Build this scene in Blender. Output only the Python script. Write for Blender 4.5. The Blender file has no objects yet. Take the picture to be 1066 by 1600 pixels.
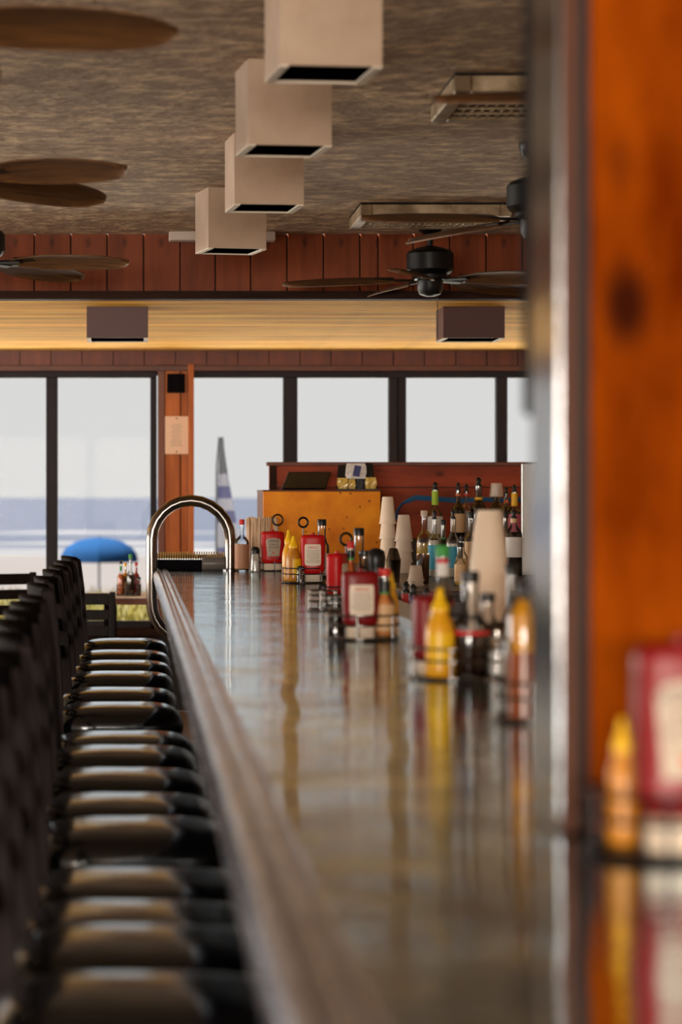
import bpy, math, random
from mathutils import Vector, Matrix
random.seed(7)
PI = math.pi
S = bpy.context.scene
COL = S.collection

# ------------------------------------------------------------------ camera
EYE = 1.45
F = 85 / 36 * 1600            # focal length in pixels of the 1066x1600 frame
VX, VY = 207.0, 775.0         # where the room's long axis vanishes
cd = bpy.data.cameras.new('camera')
cam = bpy.data.objects.new('camera', cd); COL.objects.link(cam)
cam.location = (0, 0, EYE); cam.rotation_euler = (PI / 2, 0, 0)
cd.lens = 85; cd.sensor_width = 36; cd.sensor_fit = 'AUTO'
cd.shift_x = (533 - VX) / 1600; cd.shift_y = -(800 - VY) / 1600
cd.clip_start = 0.05; cd.clip_end = 6000
cd.dof.use_dof = True; cd.dof.focus_distance = 10.6; cd.dof.aperture_fstop = 3.0
S.camera = cam

# ------------------------------------------------------------------ world, sun, added fill lamps outside the unseen left and rear walls, exposure
w = bpy.data.worlds.new('overcast_sky'); S.world = w; w.use_nodes = True
bg = w.node_tree.nodes['Background']
bg.inputs['Color'].default_value = (1.0, 0.99, 0.975, 1); bg.inputs['Strength'].default_value = 0.72

def lamp(name, kind, loc, energy, color=(1, 1, 1), size=1, size_y=1, target=None):
    d = bpy.data.lights.new(name, kind); d.energy = energy; d.color = color
    if kind == 'AREA':
        d.shape = 'RECTANGLE'; d.size = size; d.size_y = size_y
    o = bpy.data.objects.new(name, d); COL.objects.link(o); o.location = loc
    if target is not None:
        o.rotation_euler = (Vector(target) - Vector(loc)).to_track_quat('-Z', 'Y').to_euler()
    return o
sun = lamp('sun', 'SUN', (-31, 27, 60), 32.0, (1.0, 0.95, 0.88), target=(-6, 22, 0)); sun.data.angle = 0.03
lamp('added_fill_left', 'AREA', (-6.4, 12.0, 1.4), 430, (1.0, 0.92, 0.82), 8.2, 1.5, (-3, 11.0, 3.5))  # added area lamp outside an unseen opening, brightens the room from the left
lamp('added_fill_rear', 'AREA', (-1.0, -9.4, 1.6), 2400, (1.0, 0.89, 0.76), 9.5, 1.75, (-0.6, 3, 1.9))  # added area lamp behind the camera, brightens surfaces that face it

S.view_settings.view_transform = 'Standard'; S.view_settings.look = 'None'
S.view_settings.gamma = 1; S.view_settings.exposure = 0.0; S.view_settings.use_curve_mapping = False
S.cycles.use_denoising = True
S.cycles.max_bounces = 10; S.cycles.diffuse_bounces = 5; S.cycles.transparent_max_bounces = 24
S.cycles.sample_clamp_indirect = 6

def P(px, py, Y):             # photograph pixel at distance Y -> world
    return Vector(((px - VX) * Y / F, Y, EYE - (py - VY) * Y / F))
def XP(px, Y): return (px - VX) * Y / F
def ZP(py, Y): return EYE - (py - VY) * Y / F

# ------------------------------------------------------------------ materials
def lin(c):
    return tuple(((v / 255) / 12.92 if v / 255 <= 0.04045 else ((v / 255 + 0.055) / 1.055) ** 2.4) for v in c) + (1,)
MATS = {}
def mat(name, rgb, rough=0.5, metal=0.0, var=None, scale=(5, 5, 5), bump=0.0, bump_scale=None, coat=0.0, objvar=0.0,
        spec=0.5, knots=None, lo=0.35, hi=0.65, detail=5, ior=1.5, trans=0.0, rough_var=0.0, bump_detail=4.0):
    m = bpy.data.materials.new(name); m.use_nodes = True
    nt = m.node_tree; N = nt.nodes; L = nt.links
    b = N['Principled BSDF']
    b.inputs['Roughness'].default_value = rough; b.inputs['Metallic'].default_value = metal
    b.inputs['Specular IOR Level'].default_value = spec; b.inputs['IOR'].default_value = ior
    b.inputs['Coat Weight'].default_value = coat; b.inputs['Coat Roughness'].default_value = 0.08
    b.inputs['Transmission Weight'].default_value = trans
    c = lin(rgb); b.inputs['Base Color'].default_value = c
    tc = N.new('ShaderNodeTexCoord'); mp = N.new('ShaderNodeMapping'); L.new(tc.outputs['Object'], mp.inputs['Vector'])
    mp.inputs['Scale'].default_value = scale
    last = None
    vec = mp.outputs['Vector']
    if objvar:
        oi = N.new('ShaderNodeObjectInfo')
        vm = N.new('ShaderNodeVectorMath'); vm.operation = 'MULTIPLY_ADD'
        cmb = N.new('ShaderNodeCombineXYZ')
        mu = N.new('ShaderNodeMath'); mu.operation = 'MULTIPLY'; mu.inputs[1].default_value = 37.0
        L.new(oi.outputs['Random'], mu.inputs[0])
        for i in range(3): L.new(mu.outputs[0], cmb.inputs[i])
        vm.inputs[1].default_value = (1, 1, 1)
        L.new(vec, vm.inputs[0]); L.new(cmb.outputs[0], vm.inputs[2]); vec = vm.outputs[0]
    if var:
        nz = N.new('ShaderNodeTexNoise'); nz.inputs['Scale'].default_value = 1; nz.inputs['Detail'].default_value = detail
        nz.inputs['Roughness'].default_value = 0.6
        L.new(vec, nz.inputs['Vector'])
        cr = N.new('ShaderNodeValToRGB'); cr.color_ramp.elements[0].position = lo; cr.color_ramp.elements[1].position = hi
        cr.color_ramp.elements[0].color = c; cr.color_ramp.elements[1].color = lin(var)
        L.new(nz.outputs['Fac'], cr.inputs['Fac']); last = cr.outputs['Color']
        if rough_var:
            mr = N.new('ShaderNodeMapRange'); mr.inputs['To Min'].default_value = max(0.02, rough - rough_var); mr.inputs['To Max'].default_value = rough + rough_var
            mr.inputs['From Min'].default_value = 0.3; mr.inputs['From Max'].default_value = 0.7
            L.new(nz.outputs['Fac'], mr.inputs['Value']); L.new(mr.outputs[0], b.inputs['Roughness'])
    if knots:
        vo = N.new('ShaderNodeTexVoronoi'); vo.inputs['Scale'].default_value = 1
        m2 = N.new('ShaderNodeMapping'); m2.inputs['Scale'].default_value = knots[1]
        L.new(tc.outputs['Object'], m2.inputs['Vector']); L.new(m2.outputs[0], vo.inputs['Vector'])
        cr2 = N.new('ShaderNodeValToRGB'); cr2.color_ramp.elements[0].position = knots[2]; cr2.color_ramp.elements[1].position = knots[2] * 2.2
        cr2.color_ramp.elements[0].color = (1, 1, 1, 1); cr2.color_ramp.elements[1].color = (0, 0, 0, 1)
        L.new(vo.outputs['Distance'], cr2.inputs['Fac'])
        mx = N.new('ShaderNodeMixRGB'); mx.inputs['Color2'].default_value = lin(knots[0])
        L.new(cr2.outputs['Color'], mx.inputs['Fac'])
        if last: L.new(last, mx.inputs['Color1'])
        else: mx.inputs['Color1'].default_value = c
        last = mx.outputs['Color']
    if objvar:
        hs = N.new('ShaderNodeHueSaturation')
        mr = N.new('ShaderNodeMapRange'); mr.inputs['To Min'].default_value = 1 - objvar; mr.inputs['To Max'].default_value = 1 + objvar
        L.new(oi.outputs['Random'], mr.inputs['Value']); L.new(mr.outputs[0], hs.inputs['Value'])
        if last: L.new(last, hs.inputs['Color'])
        else: hs.inputs['Color'].default_value = c
        last = hs.outputs['Color']
    if last: L.new(last, b.inputs['Base Color'])
    if bump:
        n2 = N.new('ShaderNodeTexNoise'); n2.inputs['Detail'].default_value = bump_detail; n2.inputs['Scale'].default_value = 1
        m3 = N.new('ShaderNodeMapping'); m3.inputs['Scale'].default_value = bump_scale or scale
        L.new(tc.outputs['Object'], m3.inputs['Vector']); L.new(m3.outputs[0], n2.inputs['Vector'])
        bp = N.new('ShaderNodeBump'); bp.inputs['Strength'].default_value = 1; bp.inputs['Distance'].default_value = bump
        L.new(n2.outputs['Fac'], bp.inputs['Height']); L.new(bp.outputs['Normal'], b.inputs['Normal'])
        if coat: L.new(bp.outputs['Normal'], b.inputs['Coat Normal'])
    MATS[name] = m
    return m
def glass(name, tint=(1, 1, 1), gloss=0.1, rough=0.03, ior=1.5):
    m = bpy.data.materials.new(name); m.use_nodes = True
    nt = m.node_tree; N = nt.nodes; L = nt.links
    N.remove(N['Principled BSDF'])
    t = N.new('ShaderNodeBsdfTransparent'); t.inputs['Color'].default_value = tint + (1,)
    g = N.new('ShaderNodeBsdfGlossy'); g.inputs['Roughness'].default_value = rough
    fr = N.new('ShaderNodeFresnel'); fr.inputs['IOR'].default_value = ior
    mx = N.new('ShaderNodeMixShader')
    ad = N.new('ShaderNodeMath'); ad.operation = 'MULTIPLY_ADD'; ad.inputs[1].default_value = 1.0; ad.inputs[2].default_value = gloss; ad.use_clamp = True
    L.new(fr.outputs[0], ad.inputs[0]); L.new(ad.outputs[0], mx.inputs[0])
    L.new(t.outputs[0], mx.inputs[1]); L.new(g.outputs[0], mx.inputs[2])
    L.new(mx.outputs[0], N['Material Output'].inputs['Surface'])
    MATS[name] = m
    return m

mat('ceiling_plaster', (164, 138, 114), 0.8, var=(232, 206, 168), scale=(10, 13, 10), bump=0.012, bump_scale=(20, 26, 20), lo=0.46, hi=0.66, detail=10)
mat('painted_box', (196, 172, 150), 0.55, var=(180, 154, 130), scale=(6, 6, 6), knots=((96, 66, 44), (9, 9, 9), 0.035))
mat('hollow_shade', (5, 4, 4), 0.9, spec=0.0)
mat('box_rim', (232, 222, 205), 0.5)
mat('white_trim', (205, 190, 178), 0.6)
mat('maroon_box', (70, 26, 24), 0.5)
mat('redwood_plank', (112, 50, 20), 0.5, var=(140, 66, 28), scale=(14, 14, 1.6), objvar=0.14, knots=((40, 16, 8), (7, 7, 3.5), 0.07), spec=0.2)
mat('header_plank', (88, 40, 26), 0.5, var=(112, 52, 32), scale=(14, 14, 2), objvar=0.12)
mat('dark_beam', (40, 24, 18), 0.7, var=(52, 32, 24), scale=(2, 14, 14), spec=0.1)
mat('pale_board', (255, 206, 104), 0.7, var=(206, 132, 48), scale=(1.3, 16, 16), spec=0.08, objvar=0.22, lo=0.4, hi=0.72, knots=((120, 70, 36), (1.6, 7, 7), 0.05))
mat('orange_plank', (190, 112, 58), 0.45, var=(148, 80, 38), scale=(16, 16, 1.2), objvar=0.1, knots=((70, 28, 12), (5, 5, 2.4), 0.08), spec=0.15)
mat('brown_trim', (112, 56, 30), 0.5, var=(92, 44, 26), scale=(12, 12, 1.5))
mat('window_frame', (36, 34, 42), 0.6, spec=0.2)
mat('window_trim', (96, 54, 40), 0.5, var=(80, 42, 32), scale=(2, 10, 10))
glass('window_glass', (0.985, 0.99, 0.99), 0.0, 0.01, 1.06)
mat('floor_tile', (104, 86, 70), 0.6, var=(92, 76, 60), scale=(3, 3, 3))
mat('wall_paint', (206, 176, 140), 0.6, var=(190, 160, 126), scale=(2, 2, 2))
mat('bar_top', (22, 17, 17), 0.13, var=(34, 25, 22), scale=(9, 0.8, 9), bump=0.0036, bump_scale=(3.2, 3.0, 3), bump_detail=1.0, coat=0.0, rough_var=0.04, spec=1.0, ior=1.7)
def varnish(name, base, tint=(0.80, 0.92, 1.0), rough=0.07, ka=0.10, kb=0.90, ripple=0.0019, ior=1.6):
    """a slightly cool glossy coat over a dark base (bar varnish, vinyl)"""
    m = MATS[base]; m.name = name; nt = m.node_tree; N = nt.nodes; L = nt.links
    b = N['Principled BSDF']; b.inputs['Specular IOR Level'].default_value = 0.0
    g = N.new('ShaderNodeBsdfGlossy'); g.inputs['Color'].default_value = tint + (1,); g.inputs['Roughness'].default_value = rough
    fr = N.new('ShaderNodeFresnel'); fr.inputs['IOR'].default_value = ior
    bp0 = b.inputs['Normal'].links[0].from_node
    tc = N.new('ShaderNodeTexCoord'); mp = N.new('ShaderNodeMapping'); mp.inputs['Scale'].default_value = (2.0, 38, 2.0); L.new(tc.outputs['Object'], mp.inputs['Vector'])
    nz = N.new('ShaderNodeTexNoise'); nz.inputs['Scale'].default_value = 1; nz.inputs['Detail'].default_value = 2; L.new(mp.outputs[0], nz.inputs['Vector'])
    bp = N.new('ShaderNodeBump'); bp.inputs['Distance'].default_value = ripple; L.new(nz.outputs['Fac'], bp.inputs['Height']); L.new(bp0.outputs['Normal'], bp.inputs['Normal'])
    nrm = bp.outputs['Normal']
    L.new(nrm, g.inputs['Normal']); L.new(nrm, fr.inputs['Normal'])
    mx = N.new('ShaderNodeMixShader'); ma = N.new('ShaderNodeMath'); ma.operation = 'MULTIPLY_ADD'; ma.use_clamp = True; ma.inputs[1].default_value = ka; ma.inputs[2].default_value = kb; L.new(fr.outputs[0], ma.inputs[0]); L.new(ma.outputs[0], mx.inputs[0]); L.new(b.outputs[0], mx.inputs[1]); L.new(g.outputs[0], mx.inputs[2])
    L.new(mx.outputs[0], N['Material Output'].inputs['Surface']); MATS[name] = m
varnish('bar_top', 'bar_top')
mat('bar_rail', (172, 180, 198), 0.22, 0.85, var=(126, 132, 150), scale=(14, 3, 14), bump=0.004, bump_scale=(20, 5, 20), coat=0.4, spec=0.8)
mat('bar_front', (30, 20, 17), 0.4, var=(40, 26, 20), scale=(8, 8, 1))
mat('foot_ledge', (34, 32, 33), 0.4, var=(52, 50, 50), scale=(10, 5, 10), bump=0.01, bump_scale=(20, 8, 20))
mat('black_vinyl', (10, 9, 10), 0.16, bump=0.0006, bump_scale=(25, 25, 25), spec=0.0, ior=1.5)
mat('black_wood', (12, 9, 10), 0.6, var=(16, 12, 13), scale=(10, 10, 2), spec=0.05)
varnish('black_vinyl', 'black_vinyl', (0.86, 0.94, 1.0), 0.14, 1.35, 0.0, 0.00002, 1.5)
mat('chair_wood', (24, 19, 19), 0.5, var=(32, 26, 25), scale=(10, 10, 2), spec=0.1)
mat('post_wood_lit', (46, 38, 38), 0.6, var=(34, 28, 28), scale=(30, 30, 3), spec=0.06)  # lighter than black_wood: light catching the posts is put into their colour
mat('chrome', (122, 115, 110), 0.15, 1.0)
mat('brushed_steel', (172, 176, 178), 0.34, 1.0, bump=0.0006, bump_scale=(3, 3, 90))
mat('corner_steel', (122, 122, 124), 0.16, 1.0, bump=0.002, bump_scale=(6, 6, 5))
mat('wire', (70, 66, 68), 0.25, 1.0)
mat('partition_ply', (146, 66, 6), 0.6, var=(82, 25, 1), scale=(7, 7, 2.2), lo=0.34, hi=0.66, knots=((48, 16, 6), (7, 7, 4.0), 0.12), spec=0.0)
mat('partition_trim', (78, 40, 18), 0.5, var=(62, 30, 14), scale=(14, 14, 2), spec=0.2)
mat('groove', (16, 9, 6), 0.7)
mat('dark_paint', (12, 10, 14), 0.8, spec=0.05)
mat('backboard', (180, 78, 46), 0.55, var=(124, 52, 32), scale=(1.6, 10, 8), knots=((40, 16, 10), (3, 6, 5), 0.06), spec=0.2)
mat('orange_cabinet', (255, 160, 14), 0.42, var=(224, 116, 6), scale=(7, 7, 7), lo=0.35, hi=0.75, knots=((150, 74, 10), (16, 16, 16), 0.06), spec=0.15)
mat('cabinet_edge', (96, 44, 16), 0.5)
mat('counter_wood', (44, 26, 18), 0.35, var=(58, 34, 22), scale=(2, 10, 10))
mat('black_plastic', (14, 13, 15), 0.4)
mat('screen', (26, 28, 34), 0.18)
mat('ketchup', (190, 6, 10), 0.38, spec=0.3)
mat('ketchup_dark', (122, 3, 10), 0.38, spec=0.3)
mat('cream_label', (232, 216, 196), 0.5)
mat('grey_label', (176, 158, 138), 0.45)
mat('cream_cap', (226, 208, 186), 0.45)
mat('print_red', (196, 30, 30), 0.5)
mat('print_grey', (150, 134, 122), 0.5)
mat('print_dark', (70, 52, 44), 0.5)
mat('mustard', (236, 168, 18), 0.35, coat=0.2)
mat('mustard_deep', (198, 128, 26), 0.4, coat=0.2)
mat('mustard_cap', (248, 196, 20), 0.35)
mat('amber_sauce', (150, 72, 14), 0.3, coat=0.4)
mat('peach_sauce', (230, 150, 86), 0.3, coat=0.4)
mat('orange_sauce', (214, 110, 44), 0.3, coat=0.4)
mat('brown_sauce', (34, 14, 12), 0.16, coat=0.5)
mat('pepper', (120, 84, 60), 0.8, var=(70, 50, 40), scale=(160, 160, 160))
mat('salt', (226, 220, 214), 0.8)
mat('yellow_liquid', (222, 186, 96), 0.25)
mat('pale_liquid', (214, 206, 190), 0.2)
mat('dark_liquid', (32, 18, 20), 0.12)
mat('red_label', (206, 40, 34), 0.5)
mat('teal_label', (40, 148, 176), 0.5)
mat('green_label', (60, 156, 70), 0.5)
mat('lime_label', (166, 200, 40), 0.5)
mat('yellow_label', (240, 184, 24), 0.5)
mat('orange_label', (220, 110, 50), 0.5)
mat('pink_label', (190, 90, 110), 0.5)
mat('white_label', (226, 220, 216), 0.5)
mat('tan_label', (222, 180, 132), 0.5)
mat('brown_label', (170, 120, 90), 0.5)
mat('navy_label', (40, 44, 110), 0.5)
mat('foam', (246, 224, 200), 0.6)
mat('paper', (226, 196, 176), 0.7)
mat('straw_paper', (222, 192, 160), 0.7, objvar=0.12)
mat('blue_cable', (36, 112, 168), 0.4)
mat('fan_black', (9, 9, 11), 0.4, spec=0.3)
mat('leaf_blade', (108, 70, 32), 0.6, var=(72, 44, 20), scale=(6, 70, 6), bump=0.003, bump_scale=(4, 90, 4), objvar=0.12)
mat('vent_metal', (190, 170, 140), 0.45, 0.3, var=(120, 98, 70), scale=(8, 8, 8))
mat('vent_dark', (40, 32, 26), 0.7)
mat('sea_water', (36, 42, 56), 0.6, var=(43, 49, 62), scale=(0.006, 0.05, 1), spec=0.2)
mat('sea_foam', (76, 74, 74), 0.8, var=(62, 66, 72), scale=(0.03, 0.2, 1))
mat('beach_sand', (62, 57, 57), 0.9, var=(56, 52, 52), scale=(0.12, 0.12, 0.12))
mat('dune_soil', (80, 72, 30), 0.9, var=(66, 62, 26), scale=(0.6, 0.6, 0.6))
mat('grass_blade', (128, 112, 26), 0.7, var=(104, 98, 24), scale=(1.2, 1.2, 1.2))
mat('unseen_bounce_deck', (236, 232, 222), 0.8)
mat('umbrella_blue', (24, 50, 82), 0.9, spec=0.0)
mat('flag_white', (96, 96, 108), 0.7)
mat('flag_blue', (40, 42, 76), 0.7)
mat('flag_grey', (50, 52, 58), 0.7)
glass('clear_glass', (0.93, 0.95, 0.95), 0.03, 0.08)
glass('green_glass', (0.25, 0.42, 0.22), 0.10, 0.05)
glass('brown_glass', (0.30, 0.16, 0.08), 0.10, 0.05)
mat('clear_plastic', (232, 214, 196), 0.3)
MATS['clear_plastic'].node_tree.nodes['Principled BSDF'].inputs['Alpha'].default_value = 0.62

# ------------------------------------------------------------------ mesh helpers
class MB:
    def __init__(s): s.v = []; s.f = []
    def add(s, v, f):
        n = len(s.v); s.v += [tuple(p) for p in v]; s.f += [tuple(i + n for i in q) for q in f]; return s
    def box(s, x0, x1, y0, y1, z0, z1, bev=0.0):
        if bev <= 0:
            return s.add([(x0, y0, z0), (x1, y0, z0), (x1, y1, z0), (x0, y1, z0), (x0, y0, z1), (x1, y0, z1), (x1, y1, z1), (x0, y1, z1)],
                  [(0, 3, 2, 1), (4, 5, 6, 7), (0, 1, 5, 4), (1, 2, 6, 5), (2, 3, 7, 6), (3, 0, 4, 7)])
        b = bev; V = []
        for z, i in ((z0, b), (z0 + b, 0), (z1 - b, 0), (z1, b)):
            V += [(x0 + i + (b if i == 0 else 0), y0 + i, z), (x1 - i - (b if i == 0 else 0), y0 + i, z), (x1 - i, y0 + i + (b if i == 0 else 0), z), (x1 - i, y1 - i - (b if i == 0 else 0), z),
                  (x1 - i - (b if i == 0 else 0), y1 - i, z), (x0 + i + (b if i == 0 else 0), y1 - i, z), (x0 + i, y1 - i - (b if i == 0 else 0), z), (x0 + i, y0 + i + (b if i == 0 else 0), z)]
        f = [tuple(reversed(range(8))), tuple(range(24, 32))]
        for k in range(3):
            for j in range(8):
                a = k * 8 + j; c = k * 8 + (j + 1) % 8
                f.append((a, c, c + 8, a + 8))
        return s.add(V, f)
    def rings(s, rs, cap0=True, cap1=True, closed=False):
        n = len(rs[0]); V = [p for r in rs for p in r]; f = []
        m = len(rs)
        for k in range(m if closed else m - 1):
            for j in range(n):
                a = k * n + j; b = k * n + (j + 1) % n; k2 = ((k + 1) % m) * n
                f.append((a, b, k2 + (j + 1) % n, k2 + j))
        if not closed:
            if cap0: f.append(tuple(reversed(range(n))))
            if cap1: f.append(tuple(range((m - 1) * n, m * n)))
        return s.add(V, f)
    def lathe(s, prof, n=20, c=(0, 0, 0), cap0=True, cap1=True):
        rs = [[(c[0] + r * math.cos(2 * PI * j / n), c[1] + r * math.sin(2 * PI * j / n), c[2] + z) for j in range(n)] for r, z in prof]
        return s.rings(rs, cap0, cap1)
    def tube(s, pts, r, n=6, closed=False):
        pts = [Vector(p) for p in pts]; m = len(pts); rs = []
        up = None
        for i, p in enumerate(pts):
            if closed: t = pts[(i + 1) % m] - pts[i - 1]
            else: t = pts[min(i + 1, m - 1)] - pts[max(i - 1, 0)]
            t.normalize()
            if up is None:
                up = Vector((0, 0, 1)) if abs(t.z) < 0.9 else Vector((0, 1, 0))
            a = t.cross(up).normalized(); up = a.cross(t).normalized()
            rs.append([p + (a * math.cos(2 * PI * j / n) + up * math.sin(2 * PI * j / n)) * r for j in range(n)])
        return s.rings(rs, closed=closed)
    def ring(s, c, R, r, n=24, k=6, axis='Z'):
        pts = []
        for i in range(n):
            a = 2 * PI * i / n; u, v = R * math.cos(a), R * math.sin(a)
            pts.append((c[0] + u, c[1] + v, c[2]) if axis == 'Z' else ((c[0] + u, c[1], c[2] + v) if axis == 'Y' else (c[0], c[1] + u, c[2] + v)))
        return s.tube(pts, r, k, True)
    def prism(s, poly, y0, y1):      # polygon in XZ extruded along Y
        n = len(poly)
        return s.rings([[(x, y0, z) for x, z in poly], [(x, y1, z) for x, z in poly]])
    def build(s, name, m, parent=None, smooth=False, angle=40):
        me = bpy.data.meshes.new(name); me.from_pydata(s.v, [], s.f); me.update()
        me.materials.append(MATS[m])
        if smooth:
            me.polygons.foreach_set('use_smooth', [True] * len(me.polygons))
            me.set_sharp_from_angle(angle=math.radians(angle))
        o = bpy.data.objects.new(name, me); COL.objects.link(o)
        if parent is not None: o.parent = parent
        return o
def obj(name, me, parent=None):
    o = bpy.data.objects.new(name, me); COL.objects.link(o)
    if parent is not None: o.parent = parent
    return o
def empty(name, loc, rz=0, label=None, cat=None, group=None):
    o = bpy.data.objects.new(name, None); COL.objects.link(o); o.location = loc; o.rotation_euler = (0, 0, rz); o.empty_display_size = 0.1
    return tag(o, label, cat, group)
def tag(o, label=None, cat=None, group=None, kind=None):
    for k, v in (('label', label), ('category', cat), ('group', group), ('kind', kind)):
        if v: o[k] = v
    return o
def struct(o, label=None): return tag(o, label, kind='structure')
def copy_tree(o, parent=None):
    c = o.copy(); COL.objects.link(c); c.parent = parent
    for ch in list(o.children): copy_tree(ch, c)
    return c
def text_mesh(txt, size, name, m, parent, loc, align='CENTER'):
    cu = bpy.data.curves.new(name, 'FONT'); cu.body = txt; cu.size = size; cu.align_x = align; cu.align_y = 'CENTER'; cu.extrude = 0.0003; cu.resolution_u = 2
    t = bpy.data.objects.new(name, cu); COL.objects.link(t)
    dg = bpy.context.evaluated_depsgraph_get()
    me = bpy.data.meshes.new_from_object(t.evaluated_get(dg)); bpy.data.objects.remove(t)
    me.transform(Matrix.Rotation(PI / 2, 4, 'X')); me.materials.clear(); me.materials.append(MATS[m])
    o = obj(name, me, parent); o.location = loc
    return o

# ------------------------------------------------------------------ the room
CZ = 2.75; LZ = 2.43; YS = 12.0; YW = 16.3; XL = -6.0; XR = 5.0; YB = -9.0
BT = 1.07                                      # bar top
struct(MB().box(XL, XR, YB, YW, -0.1, 0).build('floor', 'floor_tile'))
struct(MB().box(XL, XR, YB, YS, CZ, CZ + 0.2).build('ceiling', 'ceiling_plaster'))

# soffit where the main ceiling steps down: dark red vertical planks over a dark beam
so = struct(MB().box(XL, XR, YS + 0.02, YS + 0.1, LZ, CZ).build('wall_soffit', 'groove'))
x = -2.2; i = 0
shared = {}
while x < 4.4:
    wd = random.choice((0.181, 0.181, 0.181, 0.175, 0.09 if i % 7 == 5 else 0.181))
    key = round(wd, 3)
    if key not in shared:
        shared[key] = MB().box(0.003, wd - 0.003, 0, 0.02, 0, CZ - LZ - 0.02, 0.003).build('plank', 'redwood_plank', so).data
        o = so.children[-1]
    else: o = obj('plank', shared[key], so)
    o.location = (x, YS, LZ + 0.03); x += wd; i += 1
MB().box(XL, XR, YS - 0.035, YS + 0.08, LZ - 0.005, LZ + 0.035).build('beam', 'dark_beam', so)

# lower ceiling of pale boards running along the window wall
lc = struct(MB().box(XL, XR, YS + 0.1, YW + 0.3, LZ + 0.018, LZ + 0.2).build('ceiling_lower', 'groove'))
nb = 25; bw = (YW - YS - 0.1) / nb
bm = MB().box(XL, XR, 0.007, bw - 0.007, 0, 0.018).build('board', 'pale_board', lc)
bm.location = (0, YS + 0.1, LZ)
for k in range(1, nb):
    o = obj('board', bm.data, lc); o.location = (random.uniform(-0.3, 0.3) * 0, YS + 0.1 + k * bw, LZ)

# window wall
SILL = ZP(982, YW); HEAD = ZP(590, YW)
def wx(px): return XP(px, YW)
wf = struct(MB().box(XL, XR, YW + 0.03, YW + 0.2, 0, SILL).build('wall_front', 'dark_beam'))
MB().box(XL, XR, YW + 0.03, YW + 0.2, HEAD + 0.02, LZ + 0.1).build('header', 'groove', wf)
hp = None; x = -1.6
while x < 3.4:
    if hp is None:
        hp = MB().box(0.003, 0.207, 0, 0.03, 0, LZ - ZP(572, YW)).build('plank', 'header_plank', wf); o = hp
    else: o = obj('plank', hp.data, wf)
    o.location = (x, YW, ZP(572, YW)); x += 0.21
struct(MB().box(XL, XR, YW - 0.02, YW + 0.03, ZP(580, YW), ZP(571, YW), 0.004).build('trim_1', 'window_trim'))
struct(MB().box(XL, XR, YW - 0.06, YW + 0.03, SILL - 0.05, SILL, 0.006).build('trim_2', 'dark_beam'))

def window(n, edges, label):
    """edges: list of (pane_left_px, pane_right_px)"""
    x0, x1 = edges[0][0] - 10, edges[-1][1] + 10
    t = struct(empty('window_%d' % n, (wx(x0), YW, SILL)), label)
    def bx(a, b, z0, z1, y0=0.0, y1=0.08): return MB().box(wx(a) - wx(x0), wx(b) - wx(x0), y0, y1, z0 - SILL, z1 - SILL, 0.004)
    bx(x0, x1, HEAD - 0.001, ZP(580, YW)).build('frame_head', 'window_frame', t)
    bx(x0, x1, SILL, SILL + 0.05).build('frame_sill', 'window_frame', t)
    bx(x0, edges[0][0], SILL, HEAD).build('frame_jamb', 'window_frame', t)
    bx(edges[-1][1], x1, SILL, HEAD).build('frame_jamb', 'window_frame', t)
    for a, b in zip(edges[:-1], edges[1:]):
        if b[0] - a[1] > 24:
            m = (a[1] + b[0]) / 2
            bx(a[1], m - 0.6, SILL, HEAD, -0.01).build('mullion', 'window_frame', t)
            bx(m + 0.6, b[0], SILL, HEAD, 0.0).build('mullion', 'window_frame', t)
        else:
            bx(a[1], b[0], SILL, HEAD, -0.01).build('mullion', 'window_frame', t)
    for a, b in edges:
        bx(a, b, SILL + 0.05, HEAD, 0.035, 0.041).build('pane', 'window_glass', t)
    return t
window(1, [(-399, -254), (-236, -91), (-73, 72), (90, 235)], 'tall black-framed window left of the wooden post, with sea view')
window(2, [(303, 443), (465, 608), (635, 776), (793, 936), (954, 1097), (1115, 1258)], 'long black-framed window right of the wooden post')
window(3, [(-1230, -1050), (-1030, -850), (-830, -650), (-630, -470)], 'black-framed window far along the window wall')

# wooden post between the two windows
po = struct(MB().box(wx(247), wx(294), YW + 0.02, YW + 0.2, 0, LZ).build('wall_post', 'groove'))
for a, b, m, y in ((247, 257.5, 'brown_trim', -0.005), (258, 281.5, 'orange_plank', 0.0), (283, 293.5, 'orange_plank', 0.004), (294, 303, 'orange_plank', -0.03)):
    o = MB().box(0, wx(b) - wx(a), 0, 0.04, 0, HEAD + 0.09 - SILL, 0.003).build('plank', m, po)
    o.location = (wx(a), YW + y, SILL)
MB().box(wx(261), wx(289), YW - 0.02, YW, ZP(614, YW), ZP(584, YW), 0.004).build('metal_bracket', 'dark_paint', po)
pp = struct(MB().box(wx(-462), wx(-409), YW, YW + 0.2, 0, LZ).build('wall_post', 'brown_trim'))

n = empty('paper_notice', (wx(276), YW - 0.012, ZP(680, YW)), 0, 'pale paper notice pinned to the wooden window post', 'notice')
MB().box(-0.078, 0.078, -0.002, 0.002, -0.127, 0.127).build('sheet', 'paper', n)
for k in range(12):
    wd = random.uniform(0.025, 0.045)
    MB().box(-wd, wd - 0.004, -0.0035, -0.002, 0.07 - k * 0.013, 0.073 - k * 0.013).build('print_line', 'print_grey', n)
for z in (0.112, -0.112): MB().lathe([(0.006, 0), (0.006, 0.004)], 8).build('pin', 'print_dark', n).matrix_local = Matrix.Translation((0, -0.002, z)) @ Matrix.Rotation(PI / 2, 4, 'X')

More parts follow.
